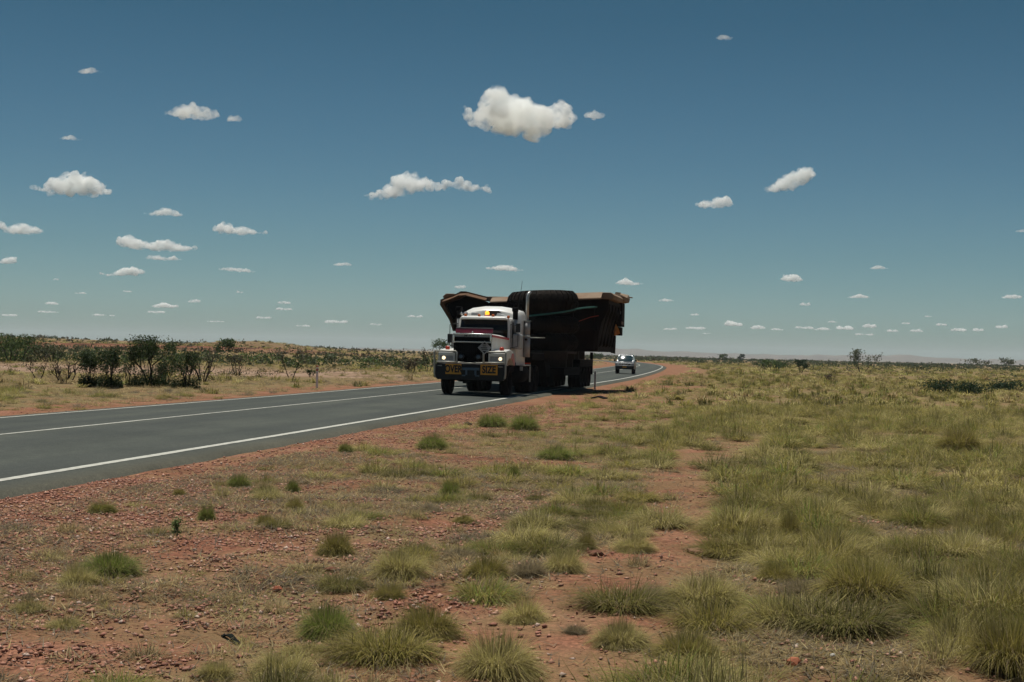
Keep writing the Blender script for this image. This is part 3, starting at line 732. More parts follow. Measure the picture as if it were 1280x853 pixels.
# ---- roof equipment
m_ = MB(); m_.hull([(-.10, 3.1, 2.82), (.50, 3.1, 2.82), (-.10, 3.1, 2.99), (.40, 3.1, 2.99), (-.10, 3.4, 2.82), (.50, 3.4, 2.82), (-.10, 3.4, 2.99), (.40, 3.4, 2.99)])
m_.build('roof_sign', M['black'], truck, 'dark board on the cab roof')
m_ = MB(); m_.lathe([(.10, 2.77), (.11, 2.81), (.09, 2.835)], (.05, 2.72, 0), 'z', 18)
bc = m_.build('beacon', M['redlens'], truck)
m_ = MB(); m_.lathe([(.07, 2.836), (.078, 2.87), (.072, 2.93), (.045, 2.965), (.001, 2.975)], (.05, 2.72, 0), 'z', 18); m_.build('dome', M['beacon'], bc)
for lx_, rr_, mm in ((-.86, .05, 'chrome'), (-.70, .075, 'lens')):
    m_ = MB(); m_.lathe([(.02, 2.50), (rr_, 2.52), (rr_, 2.62), (.03, 2.70)], (lx_, 0, 2.855), 'y', 18); m_.tube([(lx_, 2.6, 2.74), (lx_, 2.6, 2.82)], .012, 6)
    m_.build('roof_lamp', M[mm], truck)
m_ = MB(); m_.box(-.50, -.26, 2.55, 2.75, 2.80, 2.90, .02); m_.build('roof_lamp', M['lens'], truck)
m_ = MB(); m_.hull([(.42, 2.5, 2.80), (.80, 2.5, 2.78), (.42, 2.9, 2.80), (.80, 2.9, 2.78), (.45, 2.55, 2.90), (.72, 2.6, 2.84), (.45, 2.9, 2.90), (.72, 2.9, 2.84)]); m_.build('air_horn', M['alloy'], truck)
for lx_ in (-.68, -.18, .32, .88):
    m_ = MB(); m_.lathe([(.05, 2.40), (.055, 2.44), (.02, 2.50)], (lx_, 0, 2.80 if abs(lx_) < .8 else 2.76), 'y', 12); m_.build('marker_light', M['amber'], truck)
# ---- air intakes beside the cab
for sgn in (-1, 1):
    xc = 1.03 * sgn
    m_ = MB(); m_.tube([(xc, 3.0, 2.15), (xc, 3.0, 2.69)], .085, 16)
    sn = m_.build('air_intake', M['grime'], truck)
    m_ = MB(); m_.tube([(xc, 3.0, 2.69), (xc, 3.0, 2.93), (xc, 2.97, 3.0)], .095, 14)
    m_.box(xc - .10, xc + .10, 2.82, 3.08, 2.96, 3.12, .03); m_.build('intake_hood', M['matte'], sn)
    m_ = MB(); m_.box(min(xc * .955, xc * 1.22) , max(xc * .955, xc * 1.22), 2.7, 3.40, 1.62, 2.16, .05); m_.build('air_cleaner', M['grime'], truck)
    # ---- exhaust stack (right side of the picture only shows one clearly; both stand behind the cab)
m_ = MB(); m_.tube([(1.20, 4.55, 1.34), (1.20, 4.55, 2.10)], .125, 18); m_.tube([(1.20, 4.55, 2.14), (1.20, 4.55, 2.66)], .115, 18)
ex = m_.build('exhaust_stack', M['grime'], truck)
m_ = MB(); m_.tube([(1.20, 4.55, 2.64), (1.20, 4.55, 3.55), (1.22, 4.60, 3.68), (1.27, 4.68, 3.76)], .058, 14); m_.build('tail_pipe', M['alloy'], ex)
for zc in (2.665, 2.105):
    m_ = MB(); m_.box(1.05, 1.35, 4.42, 4.68, zc, zc + .035); m_.build('clamp', M['chrome'], ex)
m_ = MB(); m_.lathe([(.001, 4.405), (.05, 4.407), (.05, 4.44)], (1.20, 0, 2.0), 'y', 14); m_.build('port', M['matte'], ex)
m_ = MB(); m_.tube([(.88, 4.3, 3.1), (.95, 4.35, 3.5), (1.02, 4.35, 4.15)], .008, 5); m_.build('antenna', M['black'], truck)
# ---- tank, steps, chassis
m_ = MB(); m_.lathe([(.02, 3.2), (.28, 3.2), (.32, 3.24), (.32, 4.80), (.28, 4.84), (.02, 4.84)], (-.98, 0, .72), 'y', 24); m_.build('fuel_tank', M['matte'], truck)
m_ = MB(); m_.lathe([(.02, 3.2), (.28, 3.2), (.32, 3.24), (.32, 4.80), (.28, 4.84), (.02, 4.84)], (.98, 0, .72), 'y', 24)
tk = m_.build('fuel_tank', M['matte'], truck)
m_ = MB(); m_.box(1.20, 1.33, 3.22, 4.82, 1.02, 1.06, .01); m_.box(1.295, 1.33, 4.70, 4.82, .42, 1.0); m_.box(1.20, 1.30, 3.20, 3.26, .85, 1.0); m_.build('step', M['alloy'], tk)
m_ = MB(); m_.box(1.0, 1.30, 4.9, 5.0, 1.08, 1.13); m_.build('marker_light', M['redlens'], truck)
m_ = MB()
for sgn in (-1, 1): m_.box(min(.38 * sgn, .46 * sgn), max(.38 * sgn, .46 * sgn), .45, 7.9, .78, 1.05)
m_.box(-.4, .4, .6, 2.4, .55, 1.0, .05); m_.box(-.95, .95, 1.28, 1.42, .48, .60); m_.box(-1.0, 1.0, 2.45, 3.5, .80, 1.14); m_.box(-.9, .9, 3.6, 5.0, .80, .948)
for yy in (5.75, 7.05): m_.box(-.9, .9, yy - .1, yy + .1, .42, .62)
m_.box(-.5, .5, 6.0, 6.8, 1.05, 1.18, .02)
m_.build('chassis', M['matte'], truck)
# wheels
def wheel(parent, x, y, w, r, dual=False, out=1):
    m_ = MB(); xs = [x] if not dual else [x, x - out * (w + .04)]
    for xx in xs:
        h = w / 2
        prof = [(r * .60, -h * .92), (r * .80, -h), (r * .95, -h * .96), (r * .99, -h * .8), (r, -h * .62), (r * .985, -h * .60), (r * .985, -h * .52), (r, -h * .5), (r, -h * .08), (r * .98, -h * .06), (r * .98, h * .06), (r, h * .08),
                (r, h * .5), (r * .985, h * .52), (r * .985, h * .60), (r, h * .62), (r * .99, h * .8), (r * .95, h * .96), (r * .80, h), (r * .60, h * .92)]
        m_.lathe(prof, (xx, y, r), 'x', 30, 0, True)
    rt = m_.build('wheel', M['rubber'], parent)
    m_ = MB()
    for xx in xs:
        m_.lathe([(r * .60, -w * .38), (r * .52, -w * .30), (r * .46, -w * .05 * out), (r * .22, w * .10 * out), (.03, w * .16 * out), (.03, -w * .1 * out), (r * .5, -w * .2 * out)], (xx, y, r), 'x', 24, 0, True)
    m_.build('rim', M['steel'], rt); return rt
for sgn in (-1, 1): wheel(truck, 1.03 * sgn, 1.35, .29, .515, False, sgn)
for yy in (5.75, 7.05):
    for sgn in (-1, 1): wheel(truck, 1.08 * sgn, yy, .27, .515, True, sgn)
for xf in (.78, -1.30):
    m_ = MB(); m_.box(xf, xf + .52, 5.08, 5.10, .30, 1.05); m_.build('mudflap', M['matte'], truck)

# ================================================================== TRAILER
trailer = empty('low_loader_trailer', TO, -TT, 'black low loader trailer with rows of wheels under the wide mining tray', 'trailer')
m_ = MB()
m_.box(-1.25, 1.25, 5.6, 9.0, 1.22, 1.50, .03); m_.prism([(8.6, 1.5), (9.6, 1.5), (10.2, .95), (10.2, .55), (9.3, .55), (8.6, 1.2)], -1.25, 1.25, 'x')
m_.build('gooseneck', M['matte'], trailer)
m_ = MB(); m_.box(-1.83, 1.83, 10.21, 15.2, .60, .92, .02); m_.box(-1.83, 1.83, 15.21, 20.0, 1.08, 1.26, .02); m_.prism([(14.9, .925), (15.205, 1.08), (15.205, .925)], -1.8, 1.8, 'x')
m_.box(-1.83, 1.83, 15.25, 19.94, .94, 1.078); m_.box(-1.83, 1.83, 19.76, 19.96, .55, .938)
dk = m_.build('deck', M['matte'], trailer)
wp = wheel(trailer, 1.65, 16.1, .26, .46, True, 1)
for yy in (16.1, 17.15, 18.2, 19.25):
    for (sx_, xo_) in ((0, 0), (0, -1.2), (1, 0), (1, -1.2)):
        if yy == 16.1 and sx_ == 0 and xo_ == 0: continue
        c = copy_tree(wp, trailer); c.location = (xo_ - (1.8 if sx_ else 0), yy - 16.1, 0)
for sx_ in (-1, 1):
    m_ = MB(); a, b_ = sorted((1.70 * sx_, 1.83 * sx_)); m_.box(a, b_, 19.80, 19.95, 1.262, 1.60); m_.build('stanchion', M['matte'], trailer)
    m_ = MB(); a, b_ = sorted((1.15 * sx_, 1.22 * sx_)); m_.box(a, b_, 19.80, 19.95, 1.262, 1.60); m_.build('stanchion', M['matte'], trailer)
m_ = MB(); m_.box(-1.7, 1.7, 19.97, 20.03, .50, .60); m_.box(1.0, 1.7, 19.97, 20.03, .30, .50); m_.box(-1.7, -1.0, 19.97, 20.03, .30, .50); m_.build('rear_bar', M['black'], trailer)
m_ = MB(); m_.tube([(.72, 7.95, 2.10), (1.36, 7.95, 2.11)], .016, 6); gr_ = m_.build('guard_rail', M['tube'], trailer)
for xg in (.80, 1.28):
    m_ = MB(); m_.tube([(xg, 7.97, 1.52), (xg, 7.97, 2.10)], .014, 6); m_.build('rail_post', M['matte'], gr_)
m_ = MB()
for yy in (11.6, 13.6): m_.box(-1.7, 1.7, yy, yy + .25, .93, 1.62)
for yy in (15.5, 17.6): m_.box(-1.7, 1.7, yy, yy + .25, 1.27, 1.62)
dn = m_.build('dunnage', M['wood'], trailer)

# ================================================================== DUMP BODY (load)
tray = empty('dump_truck_body', TO, -TT, 'huge dark steel dump truck tray with worn tan rim, overhanging the trailer', 'dump body')
A_, B_ = 11.9, 18.5
# side walls as thick plates following the section, floor and front wall
def wall_prism(pts, y0, y1, name, mtl, lab=None):
    m_ = MB(); m_.prism(pts, y0, y1, 'y', 0, .015); return m_.build(name, mtl, tray, lab)
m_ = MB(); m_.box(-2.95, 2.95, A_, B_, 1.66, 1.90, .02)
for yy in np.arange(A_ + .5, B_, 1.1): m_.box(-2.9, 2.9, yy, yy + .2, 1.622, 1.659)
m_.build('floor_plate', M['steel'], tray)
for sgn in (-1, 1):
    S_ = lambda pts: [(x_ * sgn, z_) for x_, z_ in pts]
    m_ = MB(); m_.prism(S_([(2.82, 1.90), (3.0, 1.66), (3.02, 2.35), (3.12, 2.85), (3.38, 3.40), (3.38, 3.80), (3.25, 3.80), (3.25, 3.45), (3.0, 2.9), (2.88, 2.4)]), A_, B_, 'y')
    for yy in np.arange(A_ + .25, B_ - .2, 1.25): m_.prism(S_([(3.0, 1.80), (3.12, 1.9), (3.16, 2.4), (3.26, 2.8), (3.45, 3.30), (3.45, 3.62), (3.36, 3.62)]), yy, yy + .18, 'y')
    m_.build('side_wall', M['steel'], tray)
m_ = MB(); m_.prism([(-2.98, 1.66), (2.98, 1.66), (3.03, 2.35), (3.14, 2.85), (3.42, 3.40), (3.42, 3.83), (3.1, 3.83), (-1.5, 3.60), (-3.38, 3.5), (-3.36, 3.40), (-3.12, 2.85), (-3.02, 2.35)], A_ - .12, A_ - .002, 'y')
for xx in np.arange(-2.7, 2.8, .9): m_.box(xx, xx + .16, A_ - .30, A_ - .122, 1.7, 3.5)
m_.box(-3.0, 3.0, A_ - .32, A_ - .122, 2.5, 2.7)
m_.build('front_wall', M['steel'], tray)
# front header beam, tilted as it lies, its front face sloped to catch the sun
m_ = MB()
for (xa, za, xb, zb, hh) in ((-1.55, 3.58, -.56, 3.63, .21), (-.56, 3.63, 3.155, 3.82, .27)):
    m_.hull([(xa, A_ - .62, za), (xb, A_ - .62, zb), (xa, A_ - .60, za + .05), (xb, A_ - .60, zb + .05), (xa, A_ + .12, za), (xb, A_ + .12, zb), (xa, A_ - .08, za + hh + .03), (xb, A_ - .08, zb + hh + .03), (xa, A_ + .12, za + hh + .03), (xb, A_ + .12, zb + hh + .03)], 0, .012)
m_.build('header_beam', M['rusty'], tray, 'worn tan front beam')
# left wing: curled canopy plate
m_ = MB()
out = [(-1.56, 3.80), (-2.50, 4.02), (-2.72, 4.02), (-3.05, 3.84), (-3.58, 3.66), (-3.60, 3.44), (-3.18, 2.80), (-3.02, 2.35), (-2.95, 2.35), (-3.10, 2.85), (-3.38, 3.38), (-3.38, 3.52), (-2.85, 3.70), (-2.55, 3.86), (-1.56, 3.62)]
m_.prism(out, 10.9, A_ - .26, 'y')
for (xa, za, xb, zb) in ((-1.575, 3.70, -2.45, 3.90), (-2.46, 3.90, -2.75, 3.88), (-2.76, 3.88, -3.06, 3.73), (-3.07, 3.73, -3.44, 3.60)):  # sloped lips added along the front edge to catch the sun
    m_.hull([(xa, 10.55, za - .09), (xb, 10.55, zb - .09), (xa, 10.55, za - .05), (xb, 10.55, zb - .05), (xa, 10.895, za + .05), (xb, 10.895, zb + .05), (xa, 10.895, za - .05), (xb, 10.895, zb - .05)])
wg = m_.build('canopy_wing', M['rust'], tray, 'rusted curled plate at the front corner')
m_ = MB(); m_.prism([(-1.6, 3.60), (-2.5, 3.84), (-2.9, 3.66), (-3.36, 3.5), (-3.36, 3.38), (-3.1, 2.85), (-2.4, 2.85), (-1.6, 3.1)], 11.25, 11.30, 'y'); m_.build('canopy_web', M['matte'], tray)
# side rails
for sgn, zf in ((1, .0), (-1, -.15)):
    S_ = lambda pts: [(x_ * sgn, z_ + zf) for x_, z_ in pts]
    m_ = MB(); m_.prism(S_([(3.16, 3.82), (3.60, 3.82), (3.66, 3.98), (3.52, 4.10), (3.16, 4.10)]), A_ - .24, 15.6, 'y', 0, .02)
    m_.prism(S_([(3.22, 3.84), (3.66, 3.92), (3.70, 4.10), (3.30, 4.22), (3.16, 4.16)]), 15.62, B_ - .3, 'y', 0, .02)
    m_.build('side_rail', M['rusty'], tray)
# rear corner pieces and tail plates
m_ = MB(); m_.hull([(3.25, 17.6, 4.05), (3.62, 17.6, 4.12), (3.66, 18.6, 4.10), (3.25, 18.6, 4.25), (3.3, 17.6, 4.28), (3.6, 18.6, 4.30), (3.2, 18.6, 4.38)]); m_.hull([(2.9, 18.3, 4.1), (3.3, 18.3, 4.1), (2.9, 18.6, 4.1), (3.2, 18.6, 4.35), (3.0, 18.4, 4.42), (3.25, 18.4, 4.4)])
m_.tube([(3.55, 18.4, 4.2), (3.78, 18.5, 4.17)], .03, 6)
m_.build('corner_bracket', M['rusty'], tray)
m_ = MB(); m_.box(3.10, 3.44, 17.2, 18.48, 2.80, 3.88, .02); m_.box(3.02, 3.36, 17.6, 18.48, 2.40, 2.78, .02)
m_.prism([(2.7, 1.72), (3.04, 1.56), (3.06, 2.38), (2.8, 2.38)], 17.9, 18.5, 'y')
m_.prism([(3.02, 1.58), (3.02, 1.86), (2.88, 1.86), (2.94, 1.66)], 16.9, 17.85, 'y')
m_.build('corner_box', M['steel'], tray)
m_ = MB(); m_.box(2.95, 3.02, 17.0, 17.16, 3.02, 3.70); m_.box(3.0, 3.24, 17.05, 17.16, 3.62, 3.76); m_.box(3.42, 3.445, 17.15, 18.0, 2.90, 3.03); m_.build('bracket', M['rusty'], tray)
m_ = MB(); m_.box(3.22, 3.40, 17.10, 17.13, 3.36, 3.49); m_.build('label_plate', M['grime'], tray)
m_ = MB(); m_.box(-3.2, 3.2, B_ - .15, B_ + .1, 3.90, 4.12, .02); m_.build('tail_rail', M['rusty'], tray)

# flag and straps on the load
fl = empty('warning_flag', TO, -TT, 'orange warning flag hanging from the right rear corner of the tray', 'flag')
bm = bmesh.new(); q = [(3.10, 2.95), (3.20, 2.90), (3.34, 2.66), (3.40, 2.48), (3.24, 2.40), (3.14, 2.38), (3.12, 2.6)]
vs = [bm.verts.new((x_, 16.95 + .05 * math.sin(i * 2.0), z_)) for i, (x_, z_) in enumerate(q)]; vc = bm.verts.new((3.22, 16.86, 2.62))
for i in range(len(vs)): bm.faces.new((vs[i], vs[(i + 1) % len(vs)], vc))
bmesh.ops.recalc_face_normals(bm, faces=bm.faces); me = bpy.data.meshes.new('cloth'); bm.to_mesh(me); bm.free()
o = mobj('cloth', me, M['flag'], fl); md = o.modifiers.new('s', 'SOLIDIFY'); md.thickness = .012
m_ = MB(); m_.tube([(3.05, 16.95, 3.15), (3.10, 16.95, 2.95), (3.14, 16.95, 2.38)], .012, 6); m_.build('cord', M['strapr'], fl)
def strap(pts, w, mtl, label, name='tie_down_strap'):
    bm = bmesh.new(); P = [Vector(p) for p in pts]; prev = None
    for p in P:
        a = bm.verts.new(p + Vector((0, 0, w / 2))); b_ = bm.verts.new(p - Vector((0, 0, w / 2)))
        if prev: bm.faces.new((prev[0], prev[1], b_, a)).smooth = True
        prev = (a, b_)
    me = bpy.data.meshes.new(name); bm.to_mesh(me); bm.free(); o = mobj(name, me, mtl)
    md = o.modifiers.new('s', 'SOLIDIFY'); md.thickness = .006
    o.location = TO; o.rotation_euler = (0, 0, -TT); return tag(o, label, 'strap', 'tie down straps on the load')
TYX, TYY, TYR = .93, 10.05, 1.47
pts = []
for k in range(15):
    a = R_(-150 + k * 9.5); pts.append((TYX + (TYR + .03) * math.cos(a), TYY + (TYR + .03) * math.sin(a), 2.90 + .42 * (k / 14) ** 1.6))
pts += [(TYX + TYR + .25, TYY + .2, 3.40), (2.98, 11.5, 3.48)]
strap([(-.6, 7.9, 2.86)] + pts, .07, M['strapg'], 'green strap running across the stacked giant tyres')
strap([(1.9, 11.50, 2.75), (2.3, 11.48, 2.9), (2.7, 11.48, 3.05), (3.05, 11.50, 3.12)], .035, M['strapr'], 'thin red strap slanting across the right of the tray front')

# ================================================================== GIANT TYRES
def giant_tyre(z0, first=None):
    root = empty('haul_truck_tyre', (0, 0, 0)); h, r = .96, TYR
    m_ = MB()
    prof = [(.66, .12), (.70, .02), (.95, 0.0), (1.18, .05), (1.33, .15), (1.41, .28), (1.43, .40), (1.43, h - .40), (1.41, h - .28), (1.33, h - .15), (1.18, h - .05), (.95, h), (.70, h - .02), (.66, h - .12), (.80, h * .7), (.80, h * .3)]
    m_.lathe(prof, (0, 0, 0), 'z', 56, 0, True)
    m_.build('casing', M['bigrubber'], root)
    m_ = MB(); n_ = 34
    for k in range(n_):
        a = k * 2 * math.pi / n_
        for (za, zb, off) in ((.52, h - .10, 0), (.10, .46, .5)):
            aa = a + off * 2 * math.pi / n_; rot = Matrix.Rotation(aa, 3, 'Z')
            c_ = rot @ Vector((1.43, 0, 0))
            m_.hull([rot @ Vector(p) for p in ([(1.38, -.09, .52), (1.38, .09, .52), (r, -.08, .52), (r, .08, .52), (r, -.075, h - .38), (r, .075, h - .38), (1.40, -.07, h - .18), (1.40, .07, h - .18), (1.25, -.065, h - .03), (1.25, .065, h - .03), (1.15, -.06, h - .04), (1.15, .06, h - .04)] if za > .4 else [(1.38, -.09, .46), (1.38, .09, .46), (r, -.08, .46), (r, .08, .46), (r, -.075, .38), (r, .075, .38), (1.40, -.07, .18), (1.40, .07, .18), (1.25, -.065, .03), (1.25, .065, .03)])])
    m_.build('tread', M['bigrubber'], root); return root
ty = giant_tyre(0)
labs = ['giant haul truck tyre lying flat on top of its stack', 'giant haul truck tyre in the middle of the stack', 'giant haul truck tyre at the bottom of the stack behind the cab']
from mathutils import Euler
MT = Matrix.Translation(TO) @ Matrix.Rotation(-TT, 4, 'Z')
m_ = MB(); m_.box(-.75, 2.2, 8.45, 11.35, 1.505, 1.60, .01)
for yy in (8.6, 10.9): m_.box(-.7, 2.15, yy, yy + .15, 1.28, 1.503)
pt_ = m_.build('load_platform', M['wood'], trailer)
for k, (zz, dx, tlt) in enumerate(((3.02 + .06, 0, 2.6), (2.33 - .02, .05, 0), (1.602, 0, 0))):
    o = ty if k == 0 else copy_tree(ty)
    if k == 2: o.scale = (1, 1, .72)
    if k == 1: o.scale = (1, 1, .72)
    o.matrix_world = MT @ Matrix.Translation((TYX + dx, TYY, zz)) @ Matrix.Rotation(R_(-tlt), 4, 'Y') @ Matrix.Rotation(.3 * k, 4, 'Z') @ Matrix.Diagonal((1, 1, 1 if k == 0 else .74, 1))
    tag(o, labs[k], 'tyre', 'giant tyres stacked on the trailer')

# ================================================================== FOUR WHEEL DRIVE behind
cpos = G(780.5, 467.6, .04); j = np.argmin(np.hypot(*(cen - cpos).T)); hd = math.atan2(tg[j, 0], tg[j, 1])
car = empty('four_wheel_drive', (cpos[0], cpos[1], .035), -hd + R_(1), 'silver four wheel drive with bull bar following the truck, sun glinting on its windscreen', 'car'); car.scale = (.87, .87, .87)
m_ = MB(); m_.prism([(0, .50), (0, .95), (.12, 1.08), (1.15, 1.18), (4.6, 1.16), (4.75, 1.05), (4.75, .5), (4.1, .42), (3.9, .75), (3.5, .85), (3.1, .75), (2.9, .42), (1.35, .42), (1.15, .75), (.8, .85), (.45, .75), (.3, .48)], -.88, .88, 'x', 0, .04)
m_.build('body', M['grey'], car)
m_ = MB(); m_.hull([(-.80, 1.10, 1.17), (.80, 1.10, 1.17), (-.80, 4.6, 1.17), (.80, 4.6, 1.17), (-.66, 1.82, 1.80), (.66, 1.82, 1.80), (-.66, 4.3, 1.80), (.66, 4.3, 1.80)], 0, .03)
cbn = m_.build('cabin', M['grey'], car)
def cglass(rows_, name, parent):
    bm = bmesh.new(); rv = [[bm.verts.new(p) for p in r_] for r_ in rows_]
    for a, b_ in zip(rv, rv[1:]):
        for k in range(len(a) - 1): bm.faces.new((a[k], a[k + 1], b_[k + 1], b_[k])).smooth = True
    me = bpy.data.meshes.new(name); bm.to_mesh(me); bm.free(); o = mobj(name, me, M['cglass'], parent); return o
M['cglass'] = mat('car_glass', (0.015, 0.03, 0.035), 0.09, var=0.05, spec=0.6)
rows = []
for t in np.linspace(0, 1, 7):
    rows.append([(x_ * (.76 - .13 * t), 1.06 + .64 * t + .10 * x_ * x_ + .02 * math.sin(math.pi * t) * -1, 1.20 + .56 * t + .012 * math.sin(math.pi * t)) for x_ in np.linspace(-1, 1, 15)])
cglass(rows, 'windscreen', cbn)
for sgn in (-1, 1):
    m_ = MB(); a, b_ = sorted((.735 * sgn, .80 * sgn))
    m_.hull([(.80 * sgn, 1.45, 1.22), (.80 * sgn, 4.4, 1.22), (.69 * sgn, 1.95, 1.70), (.69 * sgn, 4.15, 1.70), (.76 * sgn, 1.45, 1.22), (.76 * sgn, 4.4, 1.22), (.66 * sgn, 1.95, 1.70), (.66 * sgn, 4.15, 1.70)])
    m_.build('side_window', M['glass'], cbn)
    m_ = MB(); a, b_ = sorted((.90 * sgn, 1.08 * sgn)); m_.box(a, b_, 1.3, 1.38, 1.16, 1.34, .02); m_.build('mirror', M['black'], car)
    m_ = MB(); a, b_ = sorted((.56 * sgn, .82 * sgn)); m_.box(a, b_, -.02, .05, .84, .99, .01); m_.build('headlight', M['lens'], car)
m_ = MB(); m_.box(-.53, .53, -.015, .02, .84, .98); m_.build('grille', M['matte'], car)
m_ = MB(); m_.tube([(-.84, -.12, .78), (-.84, -.12, .98), (-.55, -.14, 1.06), (.55, -.14, 1.06), (.84, -.12, .98), (.84, -.12, .78)], .03, 8); m_.tube([(-.86, -.12, .79), (.86, -.12, .79)], .045, 8)
for xx in (-.3, .3): m_.tube([(xx, -.13, .8), (xx, -.13, 1.06)], .025, 8)
m_.build('bull_bar', M['grime'], car)
m_ = MB(); m_.box(-.84, .84, -.10, .1, .44, .74, .03); m_.build('bumper', M['black'], car)
m_ = MB(); m_.box(-.19, .19, -.112, -.102, .60, .70); m_.build('number_plate', M['signy'], car)
for (x_, y_) in ((.76, .82), (-.76, .82), (.76, 3.5), (-.76, 3.5)): wheel(car, x_, y_, .24, .38, False, 1 if x_ > 0 else -1)
m_ = MB(); m_.tube([(.5, 1.2, 1.2), (.52, 1.1, 2.3)], .006, 4); m_.build('antenna', M['black'], car)
m_ = MB(); m_.box(-.6, .6, 1.9, 4.2, 1.81, 1.86, .01); m_.build('roof_rack', M['alloy'], cbn)

# ================================================================== roadside furniture and debris
def tz(x, y): return float(terrain(np.array([x]), np.array([y]))[0])
def guide_post(px, py, label, red):
    z = 0
    for _ in range(3): p = G(px, py, z); z = tz(*p)
    r_ = empty('guide_post', (p[0], p[1], z), R_(-12), label, 'guide post', 'guide posts beside the road')
    m_ = MB(); m_.box(-.045, .045, -.018, .018, -.1, .86, .008); m_.build('post', M['postw'], r_)
    m_ = MB(); m_.box(-.036, .036, -.026, -.0185, .72, .80); m_.build('reflector', M['redlens'] if red else M['grime'], r_)
    if red:
        m_ = MB(); m_.box(-.058, .058, -.024, .024, .884, .93, .006); m_.build('cap', M['redlens'], r_)
guide_post(743.5, 487, 'white guide post on the right verge beside the trailer wheels', False)
guide_post(396, 486.5, 'pale guide post with red top on the far verge', True)

def lump(name, px, py, sx_, sy_, sz_, col, label, cat, seed=1, group=None, sub=2, mtl=None):
    z = 0
    for _ in range(3): p = G(px, py, z); z = tz(*p)
    bm = bmesh.new(); bmesh.ops.create_icosphere(bm, subdivisions=sub, radius=1)
    for v in bm.verts:
        k = 1 + .35 * noise.noise(v.co * 1.3 + Vector((seed * 3.1, 0, 0))) + .15 * noise.noise(v.co * 4 + Vector((seed, 2, 0)))
        v.co = Vector((v.co.x * k * sx_, v.co.y * k * sy_, max(v.co.z * k, -.4) * sz_))
    me = bpy.data.meshes.new(name); bm.to_mesh(me); bm.free()
    o = mobj(name, me, mtl or mat(name + '_stone', col, .9, var=.25, scale=14, spec=.1, bump=.4)); o.location = (p[0], p[1], z + sz_ * .3); o.rotation_euler = (0, 0, seed)
    return tag(o, label, cat, group)
lump('rock', 992, 829, .045, .04, .036, (.30, .11, .06), 'fist-sized bright red rock near the bottom edge, among grey litter', 'rock', 2)
lump('pebble', 1041, 822, .016, .013, .011, (.62, .60, .55), 'small white pebble to the right of the bright red rock', 'pebble', 3)
lump('pebble', 996, 807, .017, .012, .009, (.60, .58, .52), 'small white pebble just above the bright red rock', 'pebble', 4)
lump('rock', 872, 692, .13, .08, .035, (.25, .14, .09), 'flat pale rock in bare soil right of the red track', 'rock', 5)
lump('rock', 439, 727, .055, .045, .025, (.27, .22, .17), 'pale grey flat stone left of the round tussocks', 'rock', 6)
lump('rock', 413, 715, .05, .04, .03, (.16, .07, .045), 'dark red rock just above left of the pale grey stone', 'rock', 7)
lump('rock', 347, 737, .05, .035, .025, (.24, .075, .04), 'dark red stone on the left between dry wisps', 'rock', 8)
lump('rock', 744, 694, .06, .05, .035, (.15, .07, .045), 'dark red stone at the left edge of the bare track', 'rock', 9)
lump('rock', 585, 532, .09, .07, .06, (.06, .04, .035), 'blackish stone on the red gravel near the road', 'rock', 10)
# torn strip of tyre on the grass
def strip_obj(name, px, py, L_, W_, T_, rz, mtl, label, cat, curl=.1, lift=.0):
    z = 0
    for _ in range(3): p = G(px, py, z); z = tz(*p)
    bm = bmesh.new(); rows_ = []; rr = random.Random(3)
    for i in range(13):
        t = i / 12; x_ = (t - .5) * L_; zc = lift + curl * math.sin(t * 3.4) ** 2; w = W_ * (.7 + .5 * rr.random())
        rows_.append([bm.verts.new((x_, -w / 2, zc + T_ * (.4 + .3 * rr.random()))), bm.verts.new((x_, w / 2, zc + T_)), bm.verts.new((x_, w / 2, zc)), bm.verts.new((x_, -w / 2, zc))])
    for a, b_ in zip(rows_, rows_[1:]):
        for k in range(4): bm.faces.new((a[k], a[(k + 1) % 4], b_[(k + 1) % 4], b_[k]))
    bm.faces.new(rows_[0]); bm.faces.new(rows_[-1][::-1]); bmesh.ops.recalc_face_normals(bm, faces=bm.faces)
    me = bpy.data.meshes.new(name); bm.to_mesh(me); bm.free(); o = mobj(name, me, mtl); o.location = (p[0], p[1], z + .01); o.rotation_euler = (0, 0, rz)
    return tag(o, label, cat)
strip_obj('tyre_scrap', 749, 501, .55, .22, .06, R_(-25), M['rubber'], 'torn black strip of tyre lying in the grass below the trailer', 'tyre scrap', .05, .05)
strip_obj('rubber_strip', 288, 803, .24, .026, .012, R_(-58), M['dark_strip'], 'thin dark green-black strip lying on the stony ground at lower left', 'debris', .02, .0)

